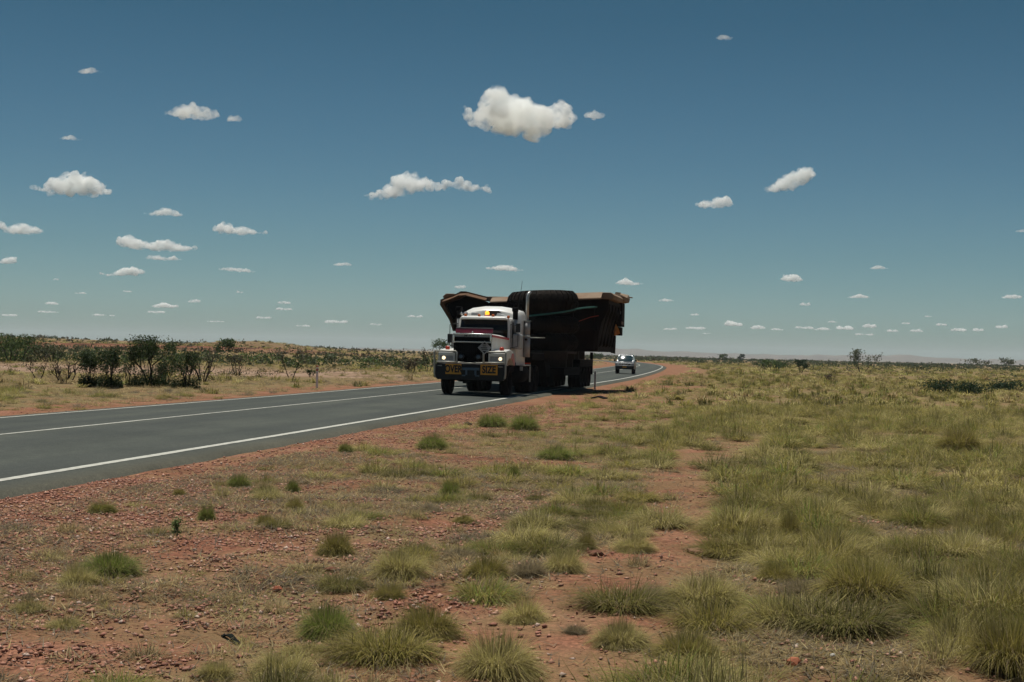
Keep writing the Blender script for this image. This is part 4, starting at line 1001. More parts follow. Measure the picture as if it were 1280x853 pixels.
# ================================================================== VEGETATION
rs = np.random.RandomState(11)
def tussock(nb, R, Hh, w, cols, up=0.35, seed=0, seg=2, droop=.35, dead=.25):
    """spinifex hummock: blades spring from a small base and arch out over a dome"""
    r = np.random.RandomState(seed)
    az = r.uniform(0, 2 * math.pi, nb); el = np.arccos(r.uniform(0.03, 1, nb) ** (0.75 + up)) # polar from vertical
    if nb > 60:                                                  # blades stand in uneven sheaves
        nc = max(8, min(34, nb // 12)); cid = r.randint(0, nc, nb)
        azc = r.uniform(0, 2 * math.pi, nc); elc = np.arccos(r.uniform(0.02, 1, nc) ** (0.75 + up)); lc = r.uniform(.72, 1.15, nc); cc = r.uniform(.78, 1.22, nc)
        k_ = r.rand(nb) < .6; az = np.where(k_, azc[cid] + r.normal(0, .28, nb), az); el = np.where(k_, np.clip(elc[cid] + r.normal(0, .2, nb), 0, 1.55), el)
    else: lc = cc = np.ones(1); cid = np.zeros(nb, int)
    br = R * .38 * np.sqrt(r.uniform(0, 1, nb)); ba = az + r.normal(0, .7, nb)
    base = np.stack([br * np.cos(ba), br * np.sin(ba), np.zeros(nb)], 1)
    dirv = np.stack([np.sin(el) * np.cos(az), np.sin(el) * np.sin(az), np.cos(el)], 1)
    L_ = r.uniform(.65, 1.08, nb) * lc[cid]; tip = base * .6 + dirv * L_[:, None] * np.array([R, R, Hh])
    mid = base + (tip - base) * .55 + np.array([0, 0, 1]) * (Hh * .16 * np.sin(el))[:, None]
    tip[:, 2] -= droop * Hh * np.sin(el) ** 2 * .4; tip[:, 2] = np.maximum(tip[:, 2], .02)
    side = np.stack([-np.sin(az), np.cos(az), np.zeros(nb)], 1); jit = r.normal(0, .5, (nb, 3)); side = side + jit * .6; side /= np.linalg.norm(side, axis=1)[:, None]
    ww = w * r.uniform(.6, 1.3, nb)[:, None]
    V = np.stack([base - side * ww * .5, base + side * ww * .5, mid + side * ww * .42, mid - side * ww * .42, tip], 1)
    b0 = np.arange(nb)[:, None] * 5
    Fc = np.concatenate([b0 + [0, 1, 2], b0 + [0, 2, 3], b0 + [3, 2, 4]], 0)
    cols = np.array(cols); ci = r.choice(len(cols), nb); c = cols[ci] * (r.uniform(.8, 1.2, nb) * cc[cid])[:, None]
    dm = r.rand(nb) < dead; c[dm] = np.array([.24, .19, .105]) * r.uniform(.6, 1.3, dm.sum())[:, None]
    C_ = np.repeat(c[:, None], 5, 1)
    C_[:, :2] = C_[:, :2] * .5 + np.array([.10, .085, .06]) * .5           # old dry leaf bases
    return V.reshape(-1, 3), Fc, C_.reshape(-1, 3)
OLIVE = [(.27, .225, .06), (.23, .20, .048), (.35, .29, .095), (.18, .165, .038)]
GREEN = [(.16, .215, .04), (.20, .24, .05), (.12, .165, .032), (.27, .26, .08)]
STRAW = [(.38, .29, .13), (.32, .22, .10), (.44, .35, .18)]
GREYT = [(.16, .13, .09), (.12, .10, .07), (.22, .185, .125)]
KINDS_ = {'dark': [(.15, .14, .035), (.12, .115, .03), (.19, .165, .05)], 'olive': OLIVE, 'green': GREEN, 'straw': STRAW, 'grey': GREYT, 'mix': OLIVE + GREEN[:2], 'pale': [(.38, .33, .12), (.33, .29, .09), (.47, .40, .18)]}  # dark kind: shade of the gaps between hummocks put into blade colour

def scatter(name, protos, P, sc_, label=None, kind='stuff', vert=None):
    """merge many copies of prototype tufts into one mesh; P (n,2), sc_ (n,3) sizes"""
    z = terrain(P[:, 0], P[:, 1]); VV, FF, CC = [], [], []; base = 0
    idx = rs.randint(0, len(protos), len(P)); rot = rs.uniform(0, 2 * math.pi, len(P)); tint = rs.uniform(.82, 1.18, len(P))
    for i, (v, f, c) in enumerate(protos):
        k = np.where(idx == i)[0]
        if not len(k): continue
        cs, sn = np.cos(rot[k]), np.sin(rot[k])
        X = v[None, :, 0] * sc_[k, 0:1]; Y = v[None, :, 1] * sc_[k, 1:2]; Z = v[None, :, 2] * sc_[k, 2:3]
        W_ = np.stack([X * cs[:, None] - Y * sn[:, None] + P[k, 0:1], X * sn[:, None] + Y * cs[:, None] + P[k, 1:2], Z + z[k, None] - .01], -1)
        VV.append(W_.reshape(-1, 3)); FF.append((f[None] + (np.arange(len(k)) * len(v))[:, None, None] + base).reshape(-1, 3)); base += len(k) * len(v)
        CC.append((c[None] * tint[k, None, None]).reshape(-1, 3))
    o = mobj(name, np_mesh(name, np.vstack(VV), np.vstack(FF), np.vstack(CC)), M['grass'])
    return tag(o, label, 'grass' if label else None, None, kind)

# --- individually placed tussocks, at the spots where they grow in the photo: px, base py, width px, height px, kind, label
TUS = [
    (299, 612, 38, 24, 'green', 'bright green grass tuft alone on the red gravel, nearest the road on the left'),
    (432, 568, 24, 16, 'green', 'small green tuft on gravel halfway along the near road edge'),
    (224, 622, 22, 14, 'olive', 'small olive tuft left of the bright green tuft on gravel'),
    (128, 644, 44, 20, 'mix', 'low green tuft nearest the road on the far left'),
    (258, 653, 26, 26, 'green', 'upright green tuft below the bright green tuft on gravel'),
    (366, 618, 22, 20, 'green', 'narrow green tuft right of the bright green tuft on gravel'),
    (368, 640, 28, 22, 'olive', 'olive tuft directly below the narrow green tuft'),
    (331, 660, 28, 22, 'olive', 'dry olive tuft left of the dark tussock in mid foreground'),
    (420, 698, 56, 40, 'olive', 'dark olive tussock standing alone on stony ground, left of centre'),
    (140, 724, 90, 40, 'green', 'wide bright green grass patch at the left side'),
    (98, 736, 60, 34, 'pale', 'dry pale tussock joined to the wide green patch'),
    (40, 752, 36, 20, 'grey', 'small brownish tuft near the left edge'),
    (410, 803, 90, 60, 'green', 'big green tussock right of the bottle'),
    (355, 850, 100, 40, 'pale', 'pale green tussock at the bottom edge left of centre'),
    (270, 852, 60, 30, 'pale', 'low pale tuft at the bottom edge below the bottle'),
    (500, 728, 84, 46, 'pale', 'round pale green hummock in the centre foreground'),
    (486, 752, 56, 26, 'olive', 'small olive tuft at the foot of the round pale hummock'),
    (534, 802, 104, 54, 'olive', 'wide spiky olive hummock with dark base in lower centre'),
    (620, 850, 130, 64, 'pale', 'large pale hummock cut by the bottom edge, left of the track'),
    (655, 782, 74, 40, 'pale', 'pale hummock with dark hollow left of the track'),
    (608, 728, 70, 40, 'olive', 'olive hummock in the row of joined hummocks, left one'),
    (660, 724, 60, 42, 'grey', 'greyish half-dead hummock in the middle of the joined row'),
    (705, 718, 60, 40, 'pale', 'pale hummock at the right end of the joined row'),
    (576, 700, 60, 30, 'grey', 'greyish hummock behind the joined row'),
    (792, 693, 62, 30, 'pale', 'low yellow-green dome left beside the bare red track'),
    (732, 690, 36, 30, 'olive', 'dark olive tuft between the joined row and the yellow dome'),
    (563, 624, 36, 26, 'green', 'green pointed tuft in the middle distance on stony ground'),
    (540, 565, 52, 26, 'green', 'green bush-like tuft with white dead patch beside the road'),
    (643, 600, 20, 20, 'green', 'small dark green tuft right of the pointed green tuft'),
    (532, 642, 56, 20, 'grey', 'flat greyish mat of grass left of the pointed green tuft'),
    (580, 656, 34, 14, 'olive', 'flat olive tuft below the pointed green tuft'),
    (615, 536, 50, 22, 'green', 'leftmost green clump of the row along the verge under the truck'),
    (656, 540, 50, 22, 'green', 'second green clump of the row along the verge under the truck'),
    (693, 577, 60, 24, 'green', 'broad green tuft cluster midway, below the torn tyre strip'),
    (775, 812, 90, 44, 'pale', 'pale hummock right of the bare track, lower one'),
    (860, 830, 110, 46, 'olive', 'wide olive hummock right of the track at the bottom'),
    (880, 762, 120, 50, 'pale', 'large pale green mound right of the track'),
    (720, 796, 40, 30, 'grey', 'grey-black dead clump on the right edge of the track'),
    (820, 756, 90, 44, 'grey', 'large dark grey dead clump beside the large pale green mound'),
    (987, 678, 40, 50, 'olive', 'tall dark olive tuft standing alone in the right foreground'),
    (1010, 748, 90, 50, 'grey', 'hummock with a black hollow in the right foreground'),
    (1080, 760, 150, 70, 'olive', 'big spiky olive hummock with dark base in the right foreground'),
    (1200, 570, 70, 44, 'olive', 'tall dark tussock beside the bare red patch on the right'),
    (1260, 850, 130, 90, 'olive', 'tall grass clump in the bottom right corner'),
    (970, 730, 60, 34, 'olive', 'small dark olive clump left of the hummock with black hollow'),
    (995, 800, 60, 26, 'grey', 'flat grey dead grass above the bright red rock'),
]
tproto = {}
def near_tuft(kind, v):
    k = (kind, v)
    if k not in tproto:
        V, Fc, C_ = tussock(4200 if kind != 'grey' else 2200, 1.0, 1.0, .0085, KINDS_[kind], up=(.2 if kind == 'green' else .4), seed=hash_(kind) + v, dead=.18 if kind != 'grey' else .8)
        me = np_mesh('grass_tussock', V, Fc, C_); me.materials.append(M['tuft']); tproto[k] = me
    return tproto[k]
def hash_(s): return sum(ord(c) * (i + 1) for i, c in enumerate(s)) % 1000
tus_xy = []
for i, (px, py, wpx, hpx, kind, lab) in enumerate(TUS):
    z = 0
    for _ in range(4): p = G(px, py - 2, z); z = tz(*p)
    dd = math.hypot(*p); R = wpx / FPX * dd / 2 * 1.08; Hh = max(hpx / FPX * dd * (0.98 if kind != 'grey' else .6), .06)
    p = p + p / dd * R * .45
    o = bpy.data.objects.new('grass_tussock', near_tuft(kind, i % 3)); link(o)
    o.location = (p[0], p[1], tz(*p) - .015); o.scale = (R, R * .95, Hh); o.rotation_euler = (0, 0, rs.uniform(0, 6.28))
    tag(o, lab, 'grass tussock', 'grass tussocks on the stony verge'); tus_xy.append((p[0], p[1], R))
tus_xy = np.array(tus_xy)

def sample(n, y0, y1, spread=.40, bias=1.0):
    """random ground points inside the view wedge (wider than the picture), uniform per area"""
    y = np.sqrt(rs.uniform(y0 ** 2, y1 ** 2, n)); x = rs.uniform(-spread, spread, n) * (y + 3)
    return np.stack([x, y], 1)
def keep_off(P, margin=.0, road=4.4):
    D, S = road_dist(P[:, 0], P[:, 1]); k = D > road
    for (x, y, r) in tus_xy: k &= np.hypot(P[:, 0] - x, P[:, 1] - y) > r * .9 + margin
    return k
def creekmask(x, y, S):
    c = y + x * .1; return smooth(66, 72, c) * (1 - smooth(98, 108, c)) * smooth(.05, .14, -x / np.maximum(y, 1)) * (S > 0)
def dens(P):
    D, S = road_dist(P[:, 0], P[:, 1]); x, y = P[:, 0], P[:, 1]
    right = smooth(5.5, 12.5, D + 5 * (fbm(x * .25, y * .25, 3) - .5))
    patchy = smooth(.42, .60, fbm(x * .9 + 40, y * .9, 3))
    d = np.where(S < 0, (.06 + .94 * right) * (.13 + .87 * patchy), (.25 + .75 * smooth(6, 12, D)) * (.3 + .7 * patchy))
    d = np.where(S < 0, d * smooth(4.9, 7.0, D + 1.0 * fbm(x, y, 2)), d * .35)
    return d * (1 - .96 * barren(x, y)) * (1 - .9 * creekmask(x, y, S))
def pick(n, y0, y1, f=1.0, sp=.40, extra=None, road=4.5):
    P = sample(n, y0, y1, sp); P = P[keep_off(P, .1 if y1 < 40 else 0, road)]
    d = dens(P) * f
    if extra is not None: d = d * extra(P)
    return P[rs.rand(len(P)) < d]
near_pr = [tussock(1300, 1, 1, .010, KINDS_[k], up=.45, seed=50 + i, dead=.16) for i, k in enumerate(['olive', 'mix', 'pale', 'dark', 'olive', 'mix', 'pale', 'pale', 'dark'])]
P = pick(1700, 5.0, 16, 0.8)
rt = smooth(7, 12, road_dist(P[:, 0], P[:, 1])[0]); s = rs.uniform(.12, .29, len(P)) * (1 + .8 * rt); scatter('spinifex_grass', near_pr, P, np.stack([s, s, s * rs.uniform(.45, .7, len(P))], 1))
mid_pr = [tussock(300, 1, 1, .017, KINDS_[k], up=.45, seed=70 + i, dead=.15) for i, k in enumerate(['olive', 'mix', 'pale', 'dark', 'mix', 'olive', 'pale', 'pale', 'dark'])]
P = pick(12000, 16, 45, 0.6)
rt = smooth(7, 12, road_dist(P[:, 0], P[:, 1])[0]); s = rs.uniform(.15, .40, len(P)) * (1 + .5 * rt); scatter('spinifex_grass', mid_pr, P, np.stack([s, s, s * rs.uniform(.45, .72, len(P))], 1))
far_pr = [tussock(64, 1, 1, .065, KINDS_[k], seed=90 + i, dead=.15) for i, k in enumerate(['olive', 'mix', 'pale', 'olive', 'dark', 'pale', 'straw'])]
P = pick(22000, 45, 130, 0.45, .42)
s = rs.uniform(.25, .6, len(P)); scatter('spinifex_grass', far_pr, P, np.stack([s, s, s * rs.uniform(.5, .8, len(P))], 1))
P = pick(26000, 130, 420, 0.5, .44, road=5)
s = rs.uniform(.5, 1.2, len(P)); scatter('spinifex_grass', far_pr, P, np.stack([s, s, s * rs.uniform(.3, .55, len(P))], 1))
dead_pr = [tussock(420, 1, 1, .012, GREYT, up=.7, seed=210 + i, dead=.3, droop=.5) for i in range(3)]
P = pick(420, 5, 30, .5, extra=lambda P: smooth(.5, .62, fbm(P[:, 0] * .5 + 21, P[:, 1] * .5, 3)) * 1.6)
s = rs.uniform(.2, .5, len(P)); scatter('dead_grass', dead_pr, P, np.stack([s, s, s * rs.uniform(.18, .36, len(P))], 1))
# many small straw and olive tufts over the stony verge
small_pr = [tussock(220, 1, 1, .02, KINDS_[k], up=.35, seed=240 + i, dead=.3) for i, k in enumerate(['straw', 'pale', 'straw', 'olive', 'straw', 'pale'])]
P = sample(5200, 5, 34, .42); P = P[keep_off(P, .05, 5.4)]; P = P[rs.rand(len(P)) < smooth(.40, .58, fbm(P[:, 0] * .6 + 61, P[:, 1] * .6 + 5, 3)) * (1 - .95 * barren(P[:, 0], P[:, 1]))]
s = rs.uniform(.07, .19, len(P)); scatter('small_tufts', small_pr, P, np.stack([s, s, s * rs.uniform(.45, .9, len(P))], 1), None)
# tall upright grass in the right foreground
tall_pr = [tussock(190, 1, 1, .013, KINDS_[k], up=-.35, seed=120 + i, droop=.1, dead=.3) for i, k in enumerate(['pale', 'mix', 'olive', 'pale'])]
def tallarea(P):
    a = P[:, 0] / P[:, 1]; return smooth(.23, .34, a + .12 * (fbm(P[:, 0] * .6, P[:, 1] * .6, 2) - .5)) * 1.4
P = sample(650, 5.5, 17, .46); P = P[rs.rand(len(P)) < tallarea(P) * (1 - barren(P[:, 0], P[:, 1]))]
s = rs.uniform(.12, .26, len(P)); scatter('tall_grass', tall_pr, P, np.stack([s, s, rs.uniform(.13, .28, len(P))], 1))
# dry straw wisps and short litter
wisp = [tussock(60, 1, 1, .022, KINDS_[k], up=.5, seed=140 + i, droop=.2, dead=.3) for i, k in enumerate(['straw', 'straw', 'grey', 'straw', 'pale'])]
def wispy(P):
    return .4 + .8 * smooth(.42, .58, fbm(P[:, 0] * .7 + 8, P[:, 1] * .7, 3))
P = sample(34000, 5, 30, .42); P = P[keep_off(P, 0, 4.6)]; P = P[rs.rand(len(P)) < .8 * wispy(P) * (1 - barren(P[:, 0], P[:, 1])) * (.25 + .75 * smooth(5, 8, road_dist(P[:, 0], P[:, 1])[0]))]
s = rs.uniform(.06, .22, len(P)); scatter('dry_grass', wisp, P, np.stack([s, s, s * rs.uniform(.3, .65, len(P))], 1))
P = sample(30000, 30, 120, .42); D, S = road_dist(P[:, 0], P[:, 1]); P = P[(D > 5.0) & (rs.rand(len(P)) < np.where(S > 0, 1.0, .5) * wispy(P) * (1 - creekmask(P[:, 0], P[:, 1], S)))]
s = rs.uniform(.12, .32, len(P)); Lf = road_dist(P[:, 0], P[:, 1])[1] > 0
wisp2 = [tussock(56, 1, 1, .026, KINDS_[k], up=.4, seed=180 + i, droop=.3, dead=.2) for i, k in enumerate(['pale', 'olive', 'olive', 'straw', 'pale'])]
for mk, pr_ in ((Lf, wisp), (~Lf, wisp2)): scatter('dry_grass', pr_, P[mk], np.stack([s, s, s * rs.uniform(.5, .9, len(P))], 1)[mk])
# grass lying flat: dead blades on the soil
nb = 230000; P = sample(nb, 5, 22, .42); P = P[keep_off(P, -.2, 4.6)]; P = P[rs.rand(len(P)) < (1 - .8 * barren(P[:, 0], P[:, 1])) * wispy(P)]
n_ = len(P); a = rs.uniform(0, 6.28, n_); L_ = rs.uniform(.03, .17, n_); z = terrain(P[:, 0], P[:, 1]) + .012
dv = np.stack([np.cos(a), np.sin(a), rs.uniform(-.05, .35, n_)], 1) * L_[:, None]; sd = np.stack([-np.sin(a), np.cos(a), np.zeros(n_)], 1) * (.0022 + .00022 * np.hypot(P[:, 0], P[:, 1]))[:, None]
B0 = np.stack([P[:, 0], P[:, 1], z], 1); V = np.stack([B0 - sd, B0 + sd, B0 + dv], 1).reshape(-1, 3)
c = np.array(STRAW + GREYT + GREYT)[rs.randint(0, 9, n_)] * rs.uniform(.7, 1.2, n_)[:, None]
tag(mobj('grass_litter', np_mesh('grass_litter', V, np.arange(n_ * 3).reshape(-1, 3), np.repeat(c, 3, 0)), M['grass']), kind='stuff')
# gravel
def gravel(name, n, y0, y1, smin, smax, f):
    P = sample(n, y0, y1, .42); D, S = road_dist(P[:, 0], P[:, 1]); P = P[(D > 3.93) & (rs.rand(n) < f(P, D, S))]; n = len(P)
    base = np.array([(1, 0, 0), (-1, 0, 0), (0, 1, 0), (0, -1, 0), (0, 0, 1), (0, 0, -1)], float)
    ft = np.array([(0, 2, 4), (2, 1, 4), (1, 3, 4), (3, 0, 4), (2, 0, 5), (1, 2, 5), (3, 1, 5), (0, 3, 5)])
    s = smin + (smax - smin) * rs.rand(n) ** 5
    V = base[None] * s[:, None, None] * rs.uniform(.5, 1.2, (n, 6, 1)) * np.stack([np.ones(n), np.ones(n), rs.uniform(.4, .8, n)], 1)[:, None] + rs.normal(0, .12, (n, 6, 3)) * s[:, None, None]
    a = rs.uniform(0, 6.28, n)[:, None]; X = V[..., 0] * np.cos(a) - V[..., 1] * np.sin(a); Y = V[..., 0] * np.sin(a) + V[..., 1] * np.cos(a)
    W_ = np.stack([X + P[:, 0:1], Y + P[:, 1:2], V[..., 2] + (terrain(P[:, 0], P[:, 1]) + s * .2)[:, None]], -1).reshape(-1, 3)
    cl = np.array([(.35, .175, .12), (.29, .13, .09), (.40, .235, .17), (.20, .09, .06), (.42, .31, .25), (.25, .125, .09)])
    c = cl[rs.choice(6, n, p=[.3, .25, .15, .15, .05, .10])] * rs.uniform(.75, 1.2, n)[:, None]
    Fc = (ft[None] + (np.arange(n) * 6)[:, None, None]).reshape(-1, 3)
    tag(mobj(name, np_mesh(name, W_, Fc, np.repeat(c, 6, 0)), M['stone']), kind='stuff')
gf = lambda P, D, S: (1 - .8 * (1 - smooth(.3, .9, seg_dist(P[:, 0], P[:, 1], trk)))) * np.clip((1.0 - .8 * smooth(7, 15, D)) * (S < 0) + .1, 0, 1) * np.maximum(.25 + .75 * smooth(.4, .6, fbm(P[:, 0] * .9, P[:, 1] * .9 + 77, 3)), 1 - smooth(5.5, 7.5, D))
gravel('gravel', 190000, 5, 17, .005, .030, gf)
gravel('gravel', 150000, 17, 44, .009, .035, lambda P, D, S: gf(P, D, S) * (D < 12))

# ------------------------------------------------------------------ shrubs and trees
def shrub_mesh(h, w, nstem, nleaf, leaf, cols, seed, trunk=.25, bare=False, dense=1.0, flat=1.0, skirt=0.0):
    r = random.Random(seed); m_ = MB(); tips = []
    def grow(p, d, L_, ra, lev):
        n_ = 3; pts = [p]; q = Vector(p); dd = Vector(d)
        for k in range(n_):
            dd = (dd + Vector((r.uniform(-.28, .28), r.uniform(-.28, .28), r.uniform(-.08, .16)))).normalized(); q = q + dd * L_ / n_; pts.append(q.copy())
        m_.tube(pts, ra, 5, 0, [ra * (1 - .5 * i / n_) for i in range(n_ + 1)])
        if lev <= 0 : tips.append(q.copy()); return
        if lev == 1: tips.append(pts[2].copy())
        for k in range(r.choice((2, 3, 3))):
            nd = (dd + Vector((r.uniform(-.9, .9), r.uniform(-.9, .9), r.uniform(-.25, .5)))).normalized()
            grow(pts[-1] if k else pts[-2], nd, L_ * r.uniform(.55, .8), ra * .55, lev - 1)
    for k in range(nstem):
        a = 2 * math.pi * k / nstem + r.uniform(-.5, .5); lean = r.uniform(.15, .7) * (w / h)
        grow(Vector((.08 * w * math.cos(a), .08 * w * math.sin(a), -.05)), Vector((lean * math.cos(a), lean * math.sin(a), 1)).normalized(), h * .42, .020 * h + .008, 3 if nstem < 6 else 2)
    # fit to size
    T = np.array([t[:] for t in tips]); ext = np.abs(T[:, :2]).max() + 1e-6; zx = T[:, 2].max()
    fx, fz = (w / 2) / ext * .92, h / zx * .96
    for v in m_.bm.verts: v.co = Vector((v.co.x * fx, v.co.y * fx, v.co.z * fz))
    T = T * [fx, fx, fz]
    rr = np.random.RandomState(seed)
    idx = rr.randint(0, len(T), nleaf); spread = np.array([w, w, h * flat]) * .075 * dense
    Pp = T[idx] + rr.normal(0, 1, (nleaf, 3)) * spread
    low = Pp[:, 2] < h * trunk * .6; Pp[low, 2] += h * .2
    if skirt:
        k = rr.rand(nleaf) < skirt; nk = k.sum(); an = rr.uniform(0, 6.28, nk); rd_ = w * .42 * np.sqrt(rr.rand(nk)); Pp[k] = np.stack([rd_ * np.cos(an), rd_ * np.sin(an), np.abs(rr.normal(0, .13, nk)) * h], 1)
    ov = Pp[:, 2] > h; Pp[ov, 2] = 2 * h - Pp[ov, 2] - rr.uniform(0, .15, ov.sum()) * h; Pp[:, 2] = np.maximum(Pp[:, 2], .03)
    a1 = rr.normal(0, 1, (nleaf, 3)); a1 /= np.linalg.norm(a1, axis=1)[:, None]; a2 = np.cross(a1, rr.normal(0, 1, (nleaf, 3))); a2 /= np.linalg.norm(a2, axis=1)[:, None]
    sz = leaf * rr.uniform(.6, 1.4, (nleaf, 1)); V = np.stack([Pp - a1 * sz, Pp + a2 * sz * .4, Pp + a1 * sz, Pp - a2 * sz * .4], 1).reshape(-1, 3)
    cols = np.array(cols); tipt = rr.uniform(.75, 1.25, len(T))[idx]; c = cols[rr.choice(len(cols), nleaf)] * (tipt * rr.uniform(.8, 1.2, nleaf))[:, None]
    return m_, np_mesh('foliage', V, np.arange(nleaf * 4).reshape(-1, 4), np.repeat(c, 4, 0), False, 4)
DKG = [(.036, .060, .020), (.025, .042, .014), (.056, .080, .028)]
BRG = [(.055, .095, .018), (.045, .080, .018), (.07, .11, .028), (.035, .06, .015)]
GGR = [(.08, .095, .045), (.06, .08, .035), (.11, .11, .055)]
BRN = [(.10, .075, .045), (.07, .055, .035), (.12, .10, .06)]
VDG = [(.018, .042, .016), (.012, .03, .012), (.028, .055, .02)]
def place_bush(px, py, wpx, hpx, cols, nleaf, name, label, cat, nstem=5, leaf=None, seed=None, grp=None, dens_=1.0, trunk=.25, flat=1.0, skirt=0.0):
    z = 0
    for _ in range(5): p = G(px, py, z); z = tz(*p)
    dd = math.hypot(*p); w, h = wpx / FPX * dd, hpx / FPX * dd
    seed = seed or int(px * 7 + py)
    m_, lm = shrub_mesh(h, w, nstem, nleaf, leaf or max(.03, dd / FPX * 1.3), cols, seed, trunk, dense=dens_, flat=flat, skirt=skirt)
    e = empty(name, (p[0], p[1], z), rs.uniform(-.4, .4), label, cat, grp)
    m_.build('stem' if nstem > 1 else 'trunk', M['bark'], e); lm.materials.append(M['leaf']); o = bpy.data.objects.new('foliage', lm); link(o, e)
    return e
LB = 'shrubs across the road on the left'; RB = 'bushes on the plain to the right'
place_bush(18, 452, 74, 33, BRG, 3200, 'tree', 'wide bright green tree at the far left beyond the road', 'tree', 4, skirt=.3, grp=LB, dens_=1.3)
place_bush(62, 452, 50, 22, GGR, 1100, 'shrub', 'grey-green shrub right behind the wide green tree', 'shrub', 6, grp=LB)
place_bush(48, 475, 36, 32, BRN, 160, 'shrub', 'nearly bare thin shrub with one stem, far left', 'shrub', 2, grp=LB)
place_bush(80, 480, 44, 32, BRN, 170, 'shrub', 'bare twiggy low shrub left of the dark shrubs', 'shrub', 7, skirt=.3, grp=LB)
place_bush(112, 483, 32, 44, DKG, 4275, 'shrub', 'dark shrub with leaning stems, leftmost of the dark row', 'shrub', 4, skirt=.46, grp=LB, trunk=.5)
place_bush(138, 485, 36, 52, DKG, 4275, 'shrub', 'tall dark shrub with leaves down to the ground', 'shrub', 5, skirt=.46, grp=LB)
place_bush(160, 484, 26, 34, DKG, 350, 'shrub', 'thin see-through dark shrub between two denser ones', 'shrub', 4, skirt=.3, grp=LB)
place_bush(186, 484, 54, 62, DKG + BRG[1:2], 5415, 'tree', 'tallest dark tree of the row with a green top', 'tree', 3, skirt=.46, grp=LB, trunk=.5)
place_bush(184, 458, 34, 35, BRG, 900, 'tree', 'green crowned tree showing above the tallest dark tree', 'tree', 3, grp=LB)
place_bush(208, 484, 34, 34, DKG, 1995, 'shrub', 'dark shrub right beside the tallest dark tree', 'shrub', 5, skirt=.46, grp=LB)
place_bush(213, 452, 16, 26, BRG, 320, 'tree', 'small round green tree right of the green crowned one', 'tree', 2, grp=LB)
place_bush(232, 486, 44, 46, DKG, 3135, 'shrub', 'dark spreading shrub at the right end of the dark row', 'shrub', 6, skirt=.46, grp=LB)
place_bush(253, 478, 50, 42, BRN, 320, 'shrub', 'grey twiggy shrub just right of the dark row', 'shrub', 6, skirt=.3, grp=LB)
place_bush(281, 449, 28, 26, BRG, 900, 'tree', 'rounded bright green tree by itself beyond the creek bed', 'tree', 2, grp=LB, trunk=.4)
place_bush(297, 470, 34, 30, BRN, 110, 'shrub', 'bare branching shrub below the rounded green tree', 'shrub', 4, grp=LB)
place_bush(364, 473, 44, 36, BRN, 90, 'dead_tree', 'black leafless tree with crooked branches left of the post', 'dead tree', 2, grp=LB)
place_bush(388, 472, 13, 9, DKG, 160, 'shrub', 'small round dark bush just left of the red-topped post', 'shrub', 4, grp=LB)
place_bush(514, 466, 34, 20, BRN, 380, 'shrub', 'brown leafless looking shrub left of the truck', 'shrub', 6, grp=LB)
place_bush(535, 466, 28, 32, BRN, 170, 'shrub', 'tall bare shrub right beside the truck bull bar', 'shrub', 3, grp=LB)
place_bush(553, 449, 28, 24, BRG, 500, 'tree', 'green tree half hidden behind the truck headlight', 'tree', 3, grp=LB)
place_bush(745, 449, 18, 8, BRG, 260, 'shrub', 'green bush seen under the tray beside the far road', 'shrub', 4, grp=RB)
place_bush(965, 463, 44, 13, BRG, 700, 'shrub', 'bright green low bush on the plain, right of the road bend', 'shrub', 6, grp=RB)
place_bush(1001, 466, 20, 17, VDG, 380, 'shrub', 'dark green bush right next to the bright low bush', 'shrub', 5, grp=RB)
place_bush(1038, 479, 18, 15, BRN, 60, 'shrub', 'bare grey twiggy bush in the middle of the plain', 'shrub', 5, grp=RB)
place_bush(1077, 466, 44, 29, GGR, 480, 'tree', 'open tree with airy crown, tallest on the right horizon', 'tree', 3, grp=RB, trunk=.8, dens_=.8)
place_bush(1195, 494, 66, 18, VDG, 2600, 'shrub', 'low dark green mound of leaves on the right plain', 'shrub', 9, grp=RB, dens_=1.5, trunk=0)
place_bush(1270, 490, 60, 14, VDG, 2200, 'shrub', 'low dark green mound cut by the right edge', 'shrub', 9, grp=RB, dens_=1.5, trunk=0)
place_bush(1256, 461, 24, 14, GGR, 260, 'tree', 'small airy tree on the horizon near the right edge', 'tree', 3, grp=RB, trunk=.6)
place_bush(1222, 460, 30, 11, GGR, 260, 'tree', 'small airy tree on the horizon, second from the right edge', 'tree', 3, grp=RB, trunk=.5)
place_bush(928, 452, 12, 9, VDG, 160, 'tree', 'small dark round tree on the skyline right of the road', 'tree', 2, grp=RB)
place_bush(904, 452, 14, 9, BRG, 180, 'tree', 'small green tree on the skyline, nearest the road bend', 'tree', 3, grp=RB)
place_bush(220, 670, 14, 24, [(.16, .22, .08), (.20, .26, .10)], 160, 'weed', 'single upright green weed on the gravel at left', 'weed', 3, leaf=.016, trunk=.1, dens_=1.6, skirt=.25)
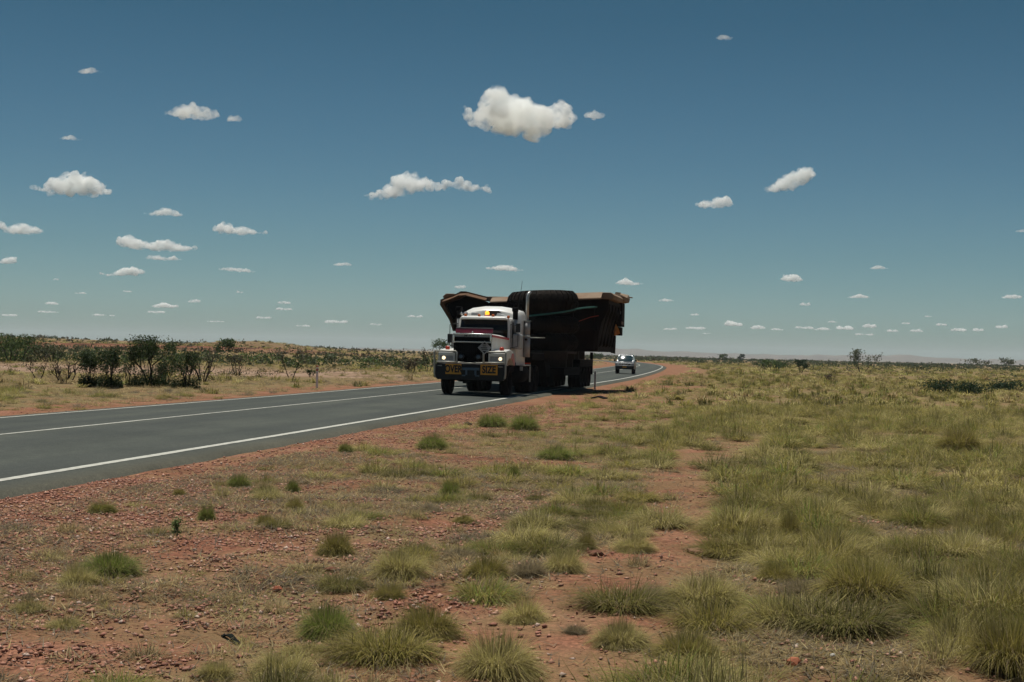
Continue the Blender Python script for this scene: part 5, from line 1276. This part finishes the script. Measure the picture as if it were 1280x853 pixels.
# low scrub belts (uncountable)
def scrub(name, n, boxf, cols, leaf, hmin, hmax, label=None, nl_=40):
    P, ok = boxf(n); P = P[ok]; n = len(P); z = terrain(P[:, 0], P[:, 1]); h = rs.uniform(hmin, hmax, n) * (0.5 + rs.rand(n)); w = h * rs.uniform(.6, 1.3, n)
    off = rs.normal(0, 1, (n, nl_, 3)); off /= np.linalg.norm(off, axis=2)[..., None]; off *= rs.uniform(.5, 1.1, (n, nl_, 1)); off[..., 2] = np.abs(off[..., 2])
    C0 = np.stack([P[:, 0], P[:, 1], z], 1)[:, None] + off * np.stack([w, w, h], 1)[:, None]
    C0 = C0.reshape(-1, 3); k = len(C0); a1 = rs.normal(0, 1, (k, 3)); a1 /= np.linalg.norm(a1, axis=1)[:, None]; a2 = np.cross(a1, rs.normal(0, 1, (k, 3))); a2 /= np.linalg.norm(a2, axis=1)[:, None]
    s = (leaf * np.repeat(np.hypot(P[:, 0], P[:, 1]) / 200, nl_) * rs.uniform(.6, 1.4, k))[:, None]
    V = np.stack([C0 - a1 * s, C0 + a2 * s * .6, C0 + a1 * s, C0 - a2 * s * .6], 1).reshape(-1, 3)
    cols = np.array(cols); c = np.repeat(cols[rs.randint(0, len(cols), n)] * rs.uniform(.7, 1.3, (n, 1)), nl_, 0); c = c * rs.uniform(.85, 1.15, (k, 1))
    return tag(mobj(name, np_mesh(name, V, np.arange(k * 4).reshape(-1, 4), np.repeat(c, 4, 0), False, 4), M['leaf']), label, 'scrub' if label else None, None, 'stuff')
def wedge(y0, y1, a0, a1, road=8, f=None):
    def g(n):
        y = rs.uniform(y0, y1, n); P = np.stack([y * rs.uniform(a0, a1, n), y], 1); D, S = road_dist(P[:, 0], P[:, 1]); ok = D > road
        if f is not None: ok &= rs.rand(n) < f(P)
        return P, ok
    return g
scrub('low_scrub', 620, wedge(108, 215, -.45, -.04, 12), GGR + BRG[1:3] + [(.09, .10, .05)], .16, .3, .85)
scrub('low_scrub', 500, wedge(55, 105, -.42, -.06, 12, lambda P: smooth(.45, .6, fbm(P[:, 0] * .08, P[:, 1] * .08, 2))), GGR + BRN, .10, .2, .6, nl_=26)
scrub('low_scrub', 650, wedge(262, 900, -.46, 0.0, 20), DKG + BRN + GGR, .11, .4, 1.2, nl_=22)
scrub('low_scrub', 1900, wedge(230, 1300, .08, .46, 16), GGR + DKG + BRG[3:], .10, .5, 1.3, nl_=22)
scrub('low_scrub', 500, wedge(380, 1300, .0, .12, 20), GGR + DKG + BRN, .10, .7, 1.5, nl_=22)
scrub('low_scrub', 240, wedge(232, 258, -.44, -.08, 20), DKG + BRN, .13, .4, .9, nl_=22)
scrub('low_scrub', 800, wedge(60, 230, .12, .44, 20, lambda P: smooth(.55, .7, fbm(P[:, 0] * .06 + 5, P[:, 1] * .06, 2))), GGR + BRN + OLIVE[:1], .10, .15, .45, nl_=26)
